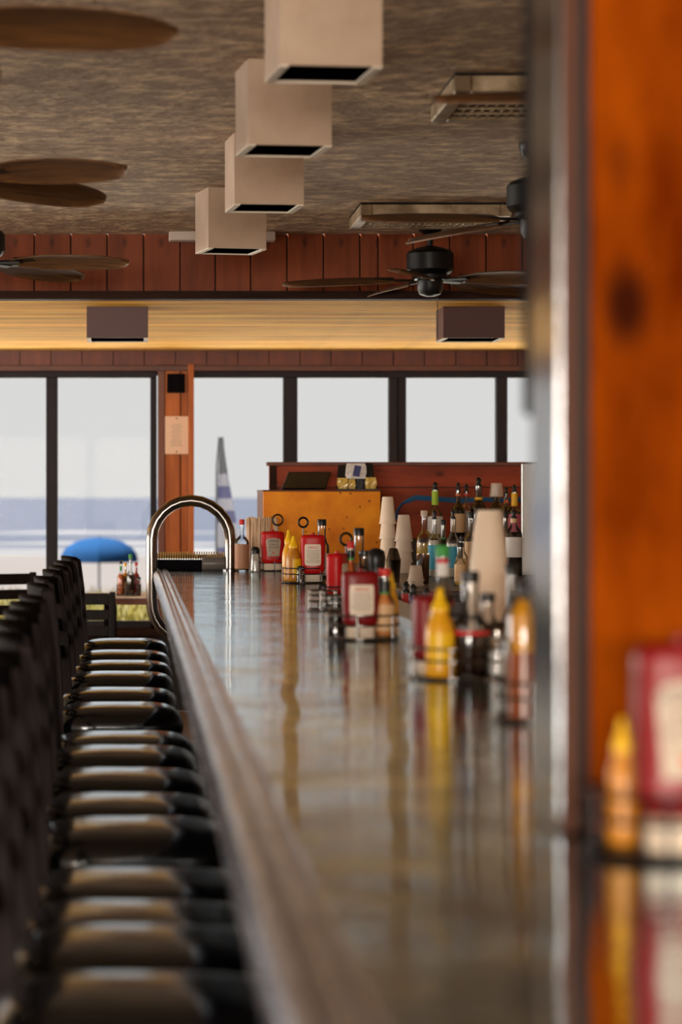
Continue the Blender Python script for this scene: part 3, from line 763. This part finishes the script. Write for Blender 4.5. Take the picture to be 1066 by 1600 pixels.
def bottle(loc, h, r, label, glassm='clear_glass', liquid=None, level=0.6, labels=(), cap='black_plastic', pour=False, neck=0.34, name='liquor_bottle', body_frac=0.60, cat='bottle', group=None, capr=1.25):
    """a round bottle: labels = (material, z0 frac, z1 frac, 'body'|'neck')"""
    t = empty(name, loc, random.uniform(0, 1), label, cat, group)
    nr = r * neck; hb = h * body_frac; hsd = hb + h * 0.13; ht = h * (0.86 if pour else 0.90)
    prof = [(r * 0.92, 0), (r, h * 0.015), (r, hb), (r * 0.93, hb + h * 0.035), (r * 0.7, hb + h * 0.085), (nr * 1.15, hsd), (nr, hsd + h * 0.03), (nr, ht)]
    MB().lathe(prof, 20).build('glass', glassm, t, True, 50)
    if liquid:
        zl = h * level; q = [(r * 0.86, 0.006), (r * 0.93, 0.012)]
        for (r0, z0_), (r1, z1_) in zip(prof[1:-1], prof[2:]):
            if zl > z1_: q.append((r1 * 0.92, z1_))
            else:
                u_ = (zl - z0_) / max(1e-6, z1_ - z0_); q.append(((r0 + (r1 - r0) * u_) * 0.92, zl)); break
        MB().lathe(q, 20).build('liquid', liquid, t, True, 50)
    for m, z0, z1, wh in labels:
        band(t, 'label' if wh == 'body' else 'neck_band', m, (r * 1.012 if wh == 'body' else nr * 1.1), h * z0, h * z1)
    if pour:
        MB().lathe([(nr * 1.15, ht), (nr * 1.15, ht + h * 0.02), (nr * 0.7, ht + h * 0.035), (nr * 0.6, ht + h * 0.075), (nr * 0.9, ht + h * 0.08), (nr * 0.9, ht + h * 0.10), (nr * 0.3, ht + h * 0.14)], 12).build('pour_spout', 'black_plastic', t, True, 40)
    else:
        MB().lathe([(nr * capr, ht - h * 0.005), (nr * capr, h * 0.99), (nr * capr * 0.9, h)], 16).build('cap', cap, t, True, 40)
    return t
def shaker(loc, h, r, label, fill='salt', cap='black_plastic'):
    t = empty('shaker', loc, 0, label, 'shaker')
    MB().lathe([(r * 0.9, 0), (r, h * 0.03), (r * 0.95, h * 0.4), (r * 0.82, h * 0.72)], 12).build('glass', 'clear_glass', t, True, 30)
    MB().lathe([(r * 0.78, 0.004), (r * 0.86, h * 0.05), (r * 0.82, h * 0.45)], 12).build('contents', fill, t, True, 30)
    MB().lathe([(r * 0.88, h * 0.72), (r * 0.9, h * 0.8), (r * 0.84, h * 0.92), (r * 0.5, h)], 16).build('lid', cap, t, True, 40)
    return t
def caddy(loc, R, label, hh=0.27, ringr=0.021, tiers=(0.04, 0.065), rz=0.3, m='wire'):
    t = empty('condiment_caddy', loc, rz, label, 'caddy', 'wire condiment caddies')
    wr = 0.0028
    MB().ring((0, 0, 0.004), R, 0.0038, 32).build('base_ring', m, t, True, 80)
    MB().lathe([(R * 0.94, 0.002), (R * 0.94, 0.0045)], 28).build('base_plate', m, t, True, 40)
    for z in tiers: MB().ring((0, 0, z), R, wr, 32).build('wire_ring', m, t, True, 80)
    for k in range(6):
        a = 2 * PI * k / 6; MB().tube([(R * math.cos(a), R * math.sin(a), 0.004), (R * math.cos(a), R * math.sin(a), tiers[-1])], wr, 6).build('upright_wire', m, t, True, 80)
    st = MB().tube([(0, 0, 0.004), (0, 0, hh - 2 * ringr)], 0.003, 6).build('stem', m, t, True, 80)
    o = MB().ring((0, 0, hh - ringr), ringr, 0.0046, 24, 6, 'Y').build('handle_ring', 'fan_black', st, True, 80); o.rotation_euler.z = -rz + 0.25
    return t
CF = 0.0055                      # caddy floor
def inc(px, Y): return Vector((XP(px, Y), Y, ZB + CF))

# cluster A, far end of the bar
caddy(Vector((XP(434, 12.28), 12.28, ZB)), 0.095, 'wire caddy with round handle at the far end of the bar', hh=0.285, ringr=0.027)
ketchup(inc(426, 12.22), 0.118, 0.195, 0.06, 'red squeeze bottle with grey keystone label, farthest along the bar', 'keystone', lm='grey_label')
bottle(at(378, Y=12.2), 0.262, 0.0365, 'clear glass pepper sauce bottle with brown label beside the chrome hoop', liquid='pepper', level=0.5, labels=(('brown_label', 0.05, 0.52, 'body'),), cap='red_label', name='sauce_bottle', body_frac=0.55, neck=0.3)
shaker(at(399, Y=12.1), 0.125, 0.026, 'small glass shaker with black lid left of the farthest red bottle')
sh = empty('straw_holder', at(409, Y=12.46), 0, 'holder packed with paper-wrapped straws on the far bar end', 'straw holder')
MB().rings([superr(0.085, 0.045, 4, 0), superr(0.085, 0.045, 4, 0.11)], True, False).build('cup', 'clear_plastic', sh, True, 50)
sm = None
for k in range(46):
    if sm is None: o = MB().tube([(0, 0, 0.01), (0, 0, 0.262)], 0.0048, 6).build('straw', 'straw_paper', sh, True, 80); sm = o.data
    else: o = obj('straw', sm, sh)
    o.location = (random.uniform(-0.076, 0.076), random.uniform(-0.036, 0.036), random.uniform(0, 0.012)); o.rotation_euler = (random.uniform(-0.04, 0.04), random.uniform(-0.04, 0.04), 0)

# cluster B
YBc = 10.57
caddy(Vector((XP(474, YBc), YBc, ZB)), 0.095, 'wire caddy holding mustard and a red bottle, second from the chrome hoop', hh=0.285)
ketchup(inc(489, YBc - 0.035), 0.108, 0.205, -0.08, 'red squeeze bottle with white back label in the second caddy from the hoop', 'plain')
mustard(inc(459, YBc - 0.02), 0.036, 0.20, 'brownish mustard squeeze bottle in the second caddy from the hoop', 'mustard_deep', rz=0.7)
mustard(inc(451, YBc + 0.06), 0.03, 0.225, 'yellow nozzle mustard bottle behind the brownish mustard bottle', 'mustard', badge=False)
bottle(inc(503, YBc + 0.045), 0.272, 0.033, 'clear steak sauce bottle with black cap behind second red bottle', liquid='dark_liquid', level=0.25, name='sauce_bottle', neck=0.55, body_frac=0.55, labels=(('white_label', 0.1, 0.45, 'body'),), capr=1.1)
shaker(inc(470, YBc - 0.065), 0.07, 0.02, 'small dark shaker at the front of the mustard caddy', 'pepper')

# cluster C
YC = 8.42
caddy(Vector((XP(541, YC), YC, ZB)), 0.1, 'wire caddy with ring handle and side-on red bottle, middle of the bar', hh=0.25)
ketchup(inc(527, YC - 0.03), 0.098, 0.175, 1.15, 'red squeeze bottle turned side-on in the middle caddy', 'none')
bottle(inc(561, YC + 0.06), 0.262, 0.031, 'clear sauce bottle with black cap against the orange cabinet', liquid='dark_liquid', level=0.25, name='sauce_bottle', neck=0.55, body_frac=0.55, labels=(('white_label', 0.1, 0.45, 'body'),), capr=1.1)
bottle(inc(548, YC + 0.0), 0.215, 0.022, 'slim hot sauce bottle with red cap and green neck band', liquid='orange_sauce', level=0.7, cap='red_label', name='hot_sauce_bottle', labels=(('black_plastic', 0.74, 0.86, 'neck'), ('tan_label', 0.1, 0.5, 'body'), ('green_label', 0.70, 0.75, 'neck')), neck=0.5, body_frac=0.5)
bottle(inc(570, YC - 0.055), 0.185, 0.030, 'short clear bottle with dark cap just behind the front red bottle', liquid='pale_liquid', level=0.3, name='sauce_bottle', neck=0.6, body_frac=0.55, capr=1.15)
tag(MB().lathe([(0.03, 0), (0.036, 0.01), (0.036, 0.05), (0.03, 0.09), (0.026, 0.12), (0.03, 0.14), (0.033, 0.165), (0.028, 0.19), (0.01, 0.2)], 18, ).build('pepper_mill', 'black_plastic', None, True, 50), 'black rounded pepper mill right of the capped sauce bottles', 'pepper mill').location = at(588, Y=8.32)
# side dish rack of loose wires at the left of cluster C
caddy(Vector((XP(504, 8.02), 8.02, ZB)), 0.05, 'small empty wire ring holder left of the side-on red bottle', hh=0.085, ringr=0.01, tiers=(0.03, 0.05, 0.066), m='chrome')

# cluster D
YD = 6.42
caddy(Vector((XP(566, YD), YD, ZB)), 0.1, 'wire caddy with white-labelled red bottle and hot sauce, mid bar', hh=0.19, m='chrome')
ketchup(inc(563, YD - 0.045), 0.097, 0.176, 0.05, 'red squeeze bottle with large white back label, front of the mid-bar caddy', 'plain', 'ketchup_dark')
bottle(inc(601, YD - 0.03), 0.182, 0.027, 'peach hot sauce bottle with black and green neck label', liquid='peach_sauce', level=0.76, cap='red_label', name='hot_sauce_bottle', labels=(('black_plastic', 0.66, 0.82, 'neck'), ('green_label', 0.63, 0.66, 'neck'), ('tan_label', 0.10, 0.48, 'body')), neck=0.5, body_frac=0.5)
mustard(inc(611, YD + 0.045), 0.022, 0.172, 'slim mustard bottle behind the peach hot sauce', badge=False)
bottle(inc(525, YD + 0.01), 0.105, 0.026, 'short dark glass bottle left of the white-labelled red bottle', liquid='brown_sauce', level=0.55, name='sauce_bottle', neck=0.6)

# cluster E
YE = 5.04
caddy(Vector((XP(712, YE), YE, ZB)), 0.098, 'wire caddy with mustard and dark sauce bottle, near the partition', hh=0.17, m='chrome')
ketchup(inc(676, YE + 0.05), 0.088, 0.165, 0.5, 'dark red squeeze bottle behind the bright mustard bottle', 'none', 'ketchup_dark')
mustard(inc(688, YE - 0.045), 0.032, 0.185, 'bright yellow mustard bottle in the near caddy', badge=True)
bottle(inc(735, YE - 0.03), 0.218, 0.041, 'clear bottle half full of dark sauce with black cap in near caddy', liquid='brown_sauce', level=0.45, name='sauce_bottle', neck=0.42, body_frac=0.46, labels=(('red_label', 0.40, 0.44, 'body'),), capr=1.1)
bottle(inc(762, YE + 0.04), 0.17, 0.026, 'slender clear sauce bottle right of the dark sauce', liquid='tan_label', level=0.4, name='sauce_bottle', neck=0.5)
shaker(inc(778, YE - 0.02), 0.115, 0.026, 'faceted glass salt shaker with chrome lid in the near caddy', 'salt', 'chrome')
bottle(Vector((XP(692, 5.75), 5.75, ZB)), 0.262, 0.027, 'tall hot sauce bottle with red and teal label behind mustard', liquid='orange_sauce', level=0.45, name='hot_sauce_bottle', cap='green_label', neck=0.5, body_frac=0.5,
       labels=(('orange_label', 0.25, 0.38, 'body'), ('teal_label', 0.38, 0.46, 'body'), ('red_label', 0.46, 0.51, 'body'), ('white_label', 0.72, 0.84, 'neck'), ('red_label', 0.84, 0.88, 'neck')))
bottle(Vector((XP(800, 5.3), 5.3, ZB)), 0.232, 0.024, 'slim clear bottle with black cap right of the foam cups', liquid='pale_liquid', level=0.3, name='sauce_bottle', neck=0.5, body_frac=0.45)

# cluster F beside the partition
YFc = 4.1
caddy(Vector((XP(836, YFc), YFc, ZB)), 0.075, 'wire caddy half hidden behind the partition edge', hh=0.14, m='chrome')
bottle(inc(820, YFc - 0.02), 0.232, 0.028, 'tall amber and yellow sauce bottle beside the partition edge', liquid='mustard', level=0.86, name='sauce_bottle', neck=0.4, body_frac=0.74, labels=(('amber_sauce', 0.0, 0.48, 'body'),))
bottle(inc(806, YFc + 0.05), 0.2, 0.02, 'thin dark-capped bottle behind the amber squeeze bottle', liquid='amber_sauce', level=0.5, name='sauce_bottle', neck=0.5)

# cluster G in front of the partition
YG = 2.57
caddy(Vector((XP(1046, YG), YG, ZB)), 0.088, 'dark wire caddy in front of the wooden partition', hh=0.12, m='fan_black')
ketchup(inc(1064, YG - 0.02), 0.1, 0.218, 0.0, 'red squeeze bottle with pale keystone label in front of the partition', 'keystone', 'ketchup_dark', lm='grey_label')
mustard(inc(973, YG + 0.03), 0.017, 0.135, 'small amber mustard bottle in front of the partition', 'mustard_deep', badge=False)

# foam cup stack, upside down
def cup_mesh(r0, r1, h, t=0.003):     # inverted cup: wide rim down
    return MB().lathe([(r1 - t, 0), (r1 + 0.0032, 0), (r1 + 0.0036, 0.002), (r1 + 0.0032, 0.005), (r1, 0.0065), (r0, h - 0.003), (r0 - 0.003, h), (r0 - 0.006, h - 0.001)], 28)
YCp = 6.0
zb = ZB
sx = XP(763, YCp); zt_ = ZP(793, YCp); hcup = 0.145; step = 0.0095
ncup = int((zt_ - zb - hcup) / step); me = None
for k in range(ncup + 1):
    if me is None: o = cup_mesh(0.031, 0.046, hcup).build('foam_cup', 'foam', None, True, 40); me = o.data
    else: o = obj('foam_cup', me)
    o.location = (sx + 0.0002 * k * math.sin(k), YCp, zb + k * step)
    tag(o, 'tan foam cup in the tall upside-down stack on the bar' if 0 < k < ncup else ('bottom foam cup of the tall upside-down stack' if k == 0 else 'topmost foam cup of the tall upside-down stack, its side fully showing'), 'cup', 'upside-down foam cup stack')

# ------------------------------------------------------------------ service counter, back board, cabinet behind the bar
XC0 = 1.0; CT = 1.10
sc = empty('service_counter', (1.7, 11.2, 0), 0, 'dark wooden service counter holding the liquor bottles', 'counter')
MB().box(XC0 - 1.7, 2.4 - 1.7, 8.9 - 11.2, 12.69 - 11.2, CT - 0.04, CT, 0.004).build('counter_top', 'counter_wood', sc)
MB().box(XC0 - 1.68, 2.38 - 1.7, 8.95 - 11.2, 12.69 - 11.2, 0, CT - 0.04).build('body', 'counter_wood', sc)
MB().box(1.32 - 1.7, 2.4 - 1.7, 12.695 - 11.2, 13.4 - 11.2, 0, CT + 0.12, 0.004).build('bottle_step', 'counter_wood', sc)
YK = 13.45
bb = struct(MB().box(XP(421, YK), 2.6, YK, YK + 0.06, 0, ZP(728, YK)).build('wall_backboard', 'backboard'))
MB().box(XP(417, YK), 2.6, YK - 0.02, YK + 0.08, ZP(728, YK), ZP(722, YK), 0.003).build('cap_rail', 'brown_trim', bb)
MB().box(XP(421, YK), XP(432, YK), YK - 0.015, YK, 0, ZP(728, YK), 0.002).build('end_stile', 'dark_beam', bb)
MB().box(XP(432, YK), 2.6, YK - 0.004, YK, ZP(762.5, YK), ZP(761, YK)).build('joint', 'groove', bb)
# orange cabinet
YO = 12.72
oc = empty('orange_cabinet', (XP(503, YO), YO, 0), 0, 'worn orange wooden cabinet at the end of the bar', 'cabinet')
hx = (595 - 412) / 2 * YO / F; zt_ = ZP(765.5, YO)
MB().box(-hx, hx, 0, 0.02, 0, zt_ - 0.008, 0.002).build('front_panel', 'orange_cabinet', oc)
MB().box(-hx, hx, 0.02, 0.62, 0, zt_ - 0.008).build('body', 'cabinet_edge', oc)
MB().box(-hx - 0.003, hx + 0.003, -0.004, 0.62, zt_ - 0.008, zt_, 0.002).build('top_edge', 'cabinet_edge', oc)
# tilted monitor on the cabinet
def poly_px(pts, Y, o): return [(XP(a, Y) - o[0], ZP(b, Y) - o[2]) for a, b in pts]
ym = YO + 0.25; org = (XP(478, ym), ym, zt_)
mo = empty('monitor', org, 0, 'black tilted till monitor on top of the orange cabinet', 'monitor')
g = []
for (yy, z, x0, x1) in ((-0.06, 0.0, -0.135, 0.10), (0.05, 0.098, -0.088, 0.142)):
    g.append([(x0, yy, z), (x1, yy, z), (x1, yy + 0.03, z), (x0, yy + 0.03, z)])
MB().rings(g).build('housing', 'black_plastic', mo)
MB().add([(-0.128, -0.0605, 0.008), (0.098, -0.0605, 0.008), (0.135, 0.0445, 0.092), (-0.085, 0.0445, 0.092)], [(0, 1, 2, 3)]).build('screen', 'screen', mo).location = (0, -0.003, 0.002)
MB().box(-0.04, 0.05, 0.03, 0.14, 0, 0.05, 0.004).build('stand', 'black_plastic', mo)
# packet rack
yr = YO + 0.22; rk = empty('packet_rack', (XP(557, yr), yr, zt_), 0, 'black countertop rack on the orange cabinet', 'rack')
MB().add([(-0.105, 0.03, 0), (0.105, 0.03, 0), (0.095, 0.075, 0.145), (-0.09, 0.075, 0.135), (-0.105, 0.045, 0), (0.105, 0.045, 0), (0.095, 0.09, 0.145), (-0.09, 0.09, 0.135)],
    [(0, 1, 2, 3), (7, 6, 5, 4), (0, 4, 5, 1), (1, 5, 6, 2), (2, 6, 7, 3), (3, 7, 4, 0)]).build('back_plate', 'black_plastic', rk)
MB().box(-0.105, 0.115, -0.03, 0.045, 0, 0.006).build('tray', 'black_plastic', rk)
def crumple(px0, px1, py0, py1, m, lb, name, cat, seed, dy=0.0):
    random.seed(seed); Y = yr + dy; cx = XP((px0 + px1) / 2, Y); z0 = ZP(py1, Y); hw = (px1 - px0) / 2 * Y / F; h = (py1 - py0) * Y / F
    rs = []
    for k in range(6):
        t = k / 5; s = 0.86 + 0.14 * math.sin(PI * t)
        rs.append([(hw * s * x_ * random.uniform(.93, 1.05), 0.024 * s * y_ * random.uniform(.85, 1.1), h * t) for x_, y_ in ((-1, -1), (-.5, -1.1), (0, -1), (.5, -1.1), (1, -1), (1, 1), (0, 1), (-1, 1))])
    o = MB().rings(rs).build(name, m, None); o.location = (cx, Y, max(z0, zt_ + 0.0065)); tag(o, lb, cat, 'packets on the orange cabinet'); return o
crumple(527, 544, 747, 764, 'yellow_liquid', 'yellow cracker packet at the left of the black rack', 'cracker_packet', 'packet', 1, -0.005)
crumple(544.5, 555, 749, 764, 'yellow_liquid', 'second yellow cracker packet beside the leftmost packet', 'cracker_packet', 'packet', 2, -0.005)
crumple(570, 588, 746, 764, 'yellow_liquid', 'yellow cracker packet at the right of the black rack', 'cracker_packet', 'packet', 3, -0.005)
crumple(556, 569.5, 749, 764, 'flag_grey', 'grey packet between the yellow cracker packets', 'cracker_packet', 'packet', 4, -0.005)
o = crumple(540, 572, 724, 748, 'white_label', 'white snack bag with blue print on top of the packets', 'snack_bag', 'bag', 5, -0.003)
b = MB().box(-0.022, 0.014, -0.031, -0.029, 0.012, 0.07).build('blue_print', 'navy_label', o); b.rotation_euler.y = 0.2
random.seed(11)

# blue cable bundle along the back board
zc = ZP(779, 13.425)
cbt = empty('blue_cable', (XP(620, 13.425), 13.425, CT), 0, 'bundle of blue cables strung along the back board', 'cable')
for k in range(4):
    pts = []
    for (px, py) in ((619, 812), (622, 798), (630, 787), (640, 781), (650, 777), (680, 779), (720, 782), (760, 780), (790, 782), (830, 778), (860, 779)):
        p = P(px, py + k * 1.6 * (0.4 if px < 640 else 1) - 2 + random.uniform(-0.5, 0.5), 13.425); pts.append((p.x - XP(620, 13.425), 0.02 * (k % 2), p.z - CT))
    MB().tube(pts, 0.005, 6).build('cable_strand', 'blue_cable', cbt, True, 80)

# liquor bottles: (px, top_py, Y, z, r, ...)
def liq(px, top, Y, z, r, label, **kw):
    h = ZP(top, Y) - z
    return bottle(Vector((XP(px, Y), Y, z + 0.0005)), h, r, label, group='liquor bottles on the service counter', **kw)
S1 = CT + 0.12
liq(680, 753, 12.75, S1, 0.04, 'clear liquor bottle with lime green neck and black pourer', labels=(('lime_label', 0.60, 0.84, 'neck'), ('white_label', 0.1, 0.4, 'body')), pour=True, liquid='yellow_liquid', level=0.35, body_frac=0.42, neck=0.40)
liq(716, 754, 12.85, S1, 0.036, 'dark liquor bottle with orange neck ring and cream label', glassm='brown_glass', liquid='dark_liquid', level=0.6, labels=(('orange_label', 0.76, 0.80, 'neck'), ('tan_label', 0.12, 0.45, 'body')), pour=True, body_frac=0.5, neck=0.36)
liq(729, 756, 13.1, S1, 0.036, 'clear liquor bottle with red neck ring behind the cream label one', liquid='pale_liquid', level=0.5, labels=(('red_label', 0.78, 0.82, 'neck'), ('white_label', 0.12, 0.45, 'body')), pour=True, body_frac=0.5, neck=0.34)
liq(748, 746, 12.8, S1, 0.042, 'tallest dark liquor bottle with black pourer behind foam cups', glassm='brown_glass', liquid='dark_liquid', level=0.7, pour=True, body_frac=0.5, neck=0.45, labels=(('yellow_label', 0.62, 0.68, 'neck'),))
liq(776, 760, 12.8, S1, 0.043, 'dark squat bottle topped with an upturned clear cup', glassm='brown_glass', liquid='dark_liquid', level=0.65, body_frac=0.55, neck=0.4, cap='white_label')
tag(MB().lathe([(0.036, 0), (0.037, 0.004), (0.029, 0.07), (0.024, 0.072)], 20).build('plastic_cup', 'clear_plastic', None, True, 40), 'small clear cup upturned on a dark bottle neck', 'cup').location = (XP(776, 12.8), 12.8, ZP(776, 12.8))
liq(791, 760, 12.95, S1, 0.036, 'dark bottle with brown neck band and black pourer', glassm='brown_glass', liquid='dark_liquid', level=0.6, labels=(('orange_label', 0.68, 0.74, 'neck'),), pour=True, body_frac=0.5)
liq(804, 757, 12.75, S1, 0.036, 'bottle with bright yellow neck and pink label, rightmost at back', glassm='clear_glass', liquid='dark_liquid', level=0.5, labels=(('yellow_label', 0.60, 0.84, 'neck'), ('pink_label', 0.14, 0.46, 'body')), pour=True, body_frac=0.48, neck=0.42)
liq(663, 798, 12.3, CT, 0.041, 'squat clear bottle with pale yellow liquor and no label', liquid='yellow_liquid', level=0.4, body_frac=0.5, cap='clear_plastic')
liq(679, 797, 10.4, CT, 0.028, 'clear vodka bottle with blue label, left of the pair', liquid='pale_liquid', level=0.55, labels=(('teal_label', 0.12, 0.48, 'body'),), pour=True, body_frac=0.52, neck=0.36)
liq(708, 796, 10.3, CT, 0.029, 'clear vodka bottle with blue label, right of the pair', liquid='pale_liquid', level=0.5, labels=(('teal_label', 0.15, 0.46, 'body'),), pour=True, body_frac=0.52, neck=0.36)
liq(693, 812, 11.0, CT, 0.03, 'slim dark bottle between the two blue-label bottles', glassm='green_glass', liquid='dark_liquid', level=0.6, labels=(('green_label', 0.58, 0.66, 'neck'),), body_frac=0.5)
liq(722, 836, 9.8, CT, 0.024, 'small liquor bottle with cream label and black pourer', liquid='yellow_liquid', level=0.5, labels=(('tan_label', 0.08, 0.5, 'body'),), pour=True, body_frac=0.52, neck=0.45)
liq(803, 796, 10.6, CT, 0.037, 'clear bottle with white numbered label right of foam cups', liquid='dark_liquid', level=0.3, labels=(('white_label', 0.28, 0.58, 'body'), ('tan_label', 0.80, 0.86, 'neck')), pour=True, body_frac=0.62, neck=0.36)
liq(790, 800, 11.4, CT, 0.036, 'dark purple bottle just right of the foam cups', glassm='brown_glass', liquid='dark_liquid', level=0.7, body_frac=0.55)
liq(736, 800, 11.2, CT, 0.036, 'cream-labelled bottle partly behind the foam cup stack', liquid='yellow_liquid', level=0.5, labels=(('tan_label', 0.15, 0.5, 'body'),), body_frac=0.52)
liq(719, 848, 9.4, CT, 0.022, 'tiny tan-labelled bottle in front of the liquor row', liquid='yellow_liquid', level=0.5, labels=(('tan_label', 0.1, 0.5, 'body'),), body_frac=0.5, neck=0.5)
tb = empty('glass_tumbler', (XP(661, 9.6), 9.6, CT + 0.0005), 0, 'brownish glass tumbler left of the blue-label bottles', 'tumbler')
MB().lathe([(0.022, 0), (0.024, 0.004), (0.027, 0.12)], 20, cap1=False).build('glass', 'brown_glass', tb, True, 40)
# steel panel at the right end
tag(MB().box(XP(815.5, 10.65), 2.3, 10.65, 10.68, CT, ZP(724, 10.65), 0.003).build('steel_panel', 'brushed_steel'), 'grey steel splash panel at the right end of the liquor bottles', 'panel')

# stacks of cups on the service counter
def stack(px, top, Y, r0, r1, hc, step, m, lb, name='plastic_cup'):
    z = CT + 0.0005; n = max(1, int((ZP(top, Y) - z - hc) / step)); me = None
    for k in range(n + 1):
        if me is None: o = cup_mesh(r0, r1, hc).build(name, m, None, True, 40); me = o.data
        else: o = obj(name, me)
        o.location = (XP(px, Y), Y, z + k * step)
        tag(o, ('topmost ' if k == n else ('bottom ' if k == 0 else 'middle ')) + lb, 'cup', lb)
stack(606, 764, 11.6, 0.026, 0.039, 0.13, 0.072, 'foam', 'white cup of the stack against the orange cabinet', 'paper_cup')
stack(631, 797, 11.0, 0.026, 0.040, 0.12, 0.048, 'clear_plastic', 'clear plastic cup of the stack under the blue cable')
stack(650, 893, 9.4, 0.022, 0.03, 0.06, 0.02, 'clear_plastic', 'small clear cup of the short stack beside the tumbler')
shk = empty('cocktail_shaker', (XP(615, 9.75), 9.75, CT + 0.0005), 0, 'small ribbed metal cocktail shaker before the cup stacks', 'shaker')
MB().lathe([(0.024, 0), (0.03, 0.09), (0.031, 0.092), (0.028, 0.10), (0.018, 0.135), (0.012, 0.14)], 20).build('body', 'chrome', shk, True, 40)
# speed rail with pourer bottles hanging behind the bar
sr = empty('speed_rail', (0.99, 8.4, 0.9), 0, 'steel speed rail for bottles on the inside of the bar', 'rail')
MB().box(-0.035, 0.045, -0.42, 0.42, -0.06, -0.05).build('rail_floor', 'brushed_steel', sr)
MB().box(0.04, 0.045, -0.42, 0.42, -0.05, 0.06).build('rail_front', 'brushed_steel', sr)
MB().box(-0.04, -0.035, -0.42, 0.42, -0.06, 0.08).build('rail_back', 'brushed_steel', sr)
for yy, lm, nm in ((8.75, 'red_label', 'red'), (8.52, 'navy_label', 'navy'), (8.12, 'tan_label', 'tan')):
    bottle(Vector((0.99, yy, 0.8505)), 0.29, 0.032, 'pourer bottle with %s neck band in the speed rail' % nm, liquid='pale_liquid', level=0.5, pour=True, labels=((lm, 0.70, 0.85, 'neck'),), neck=0.45, body_frac=0.5, group='speed rail bottles')

# ------------------------------------------------------------------ window table, chairs, caddy
YT = 15.15; ZT = ZP(929, YT)
wt = empty('window_table', (XP(190, YT), YT, 0), 0, 'light-topped wooden table beside the far left window', 'table')
MB().box(-0.42, 0.36, -0.32, 0.32, ZT - 0.012, ZT, 0.004).build('table_top', 'white_label', wt)
MB().box(-0.415, 0.355, -0.315, 0.315, ZT - 0.05, ZT - 0.012).build('apron', 'brown_trim', wt)
MB().box(-0.11, -0.03, -0.04, 0.04, 0.03, ZT - 0.05).build('pedestal', 'black_wood', wt)
MB().box(-0.35, 0.21, -0.25, 0.25, 0, 0.03, 0.006).build('base', 'black_wood', wt)
def chair(px, Y, rz, top, label):
    t = empty('dining_chair', (XP(px, Y), Y, 0), rz, label, 'chair', 'ladder-back chairs at the window table')
    H = top
    for sx in (-1, 1):
        MB().box(sx * 0.19 - 0.018, sx * 0.19 + 0.018, -0.2, -0.165, 0, H, 0.005).build('back_post', 'chair_wood', t)
        MB().box(sx * 0.185 - 0.018, sx * 0.185 + 0.018, 0.165, 0.2, 0, 0.44, 0.005).build('leg', 'chair_wood', t)
        MB().box(sx * 0.185 - 0.01, sx * 0.185 + 0.01, -0.165, 0.165, 0.2, 0.23).build('stretcher', 'chair_wood', t)
    for z0, z1 in ((H - 0.075, H - 0.008), (H - 0.165, H - 0.105), (H - 0.26, H - 0.2)):
        MB().box(-0.172, 0.172, -0.192, -0.174, z0, z1, 0.004).build('back_slat', 'chair_wood', t)
    MB().box(-0.21, 0.21, -0.2, 0.21, 0.44, 0.475, 0.008).build('seat', 'chair_wood', t)
    return t
chair(126, 14.35, 0, ZP(925, 14.15), 'dark ladder-back chair in front of the window table, beyond the stools')
chair(-12, 14.9, math.radians(28), ZP(894, 14.8), 'dark ladder-back chair at the far left by the window')
cy_ = 14.98
caddy(Vector((XP(201, cy_), cy_, ZT + 0.0005)), 0.075, 'wire caddy of bottles on the window table', hh=0.12)
def tb_(px, top, dy, r, lb, **kw):
    Y = cy_ + dy; z = ZT + 0.006; return bottle(Vector((XP(px, Y), Y, z)), ZP(top, Y) - z, r, lb, name='sauce_bottle', group='bottles on the window table', **kw)
tb_(204, 866, -0.03, 0.027, 'dark sauce bottle with green cap on the window table', liquid='brown_sauce', level=0.5, cap='green_label', body_frac=0.45)
tb_(189, 876, -0.01, 0.022, 'amber bottle with black cap on the window table, left', liquid='orange_sauce', level=0.6, cap='black_plastic', labels=(('green_label', .7, .85, 'neck'),), body_frac=0.5)
tb_(196, 880, 0.04, 0.022, 'yellow sauce bottle on the window table, behind', liquid='mustard', level=0.8, cap='mustard_cap', body_frac=0.55)
tb_(213, 879, 0.03, 0.022, 'red sauce bottle on the window table, right', liquid='ketchup', level=0.85, cap='red_label', body_frac=0.55)
tb_(217, 902, -0.03, 0.015, 'small dark shaker bottle on the window table', liquid='pepper', level=0.6, neck=0.7)
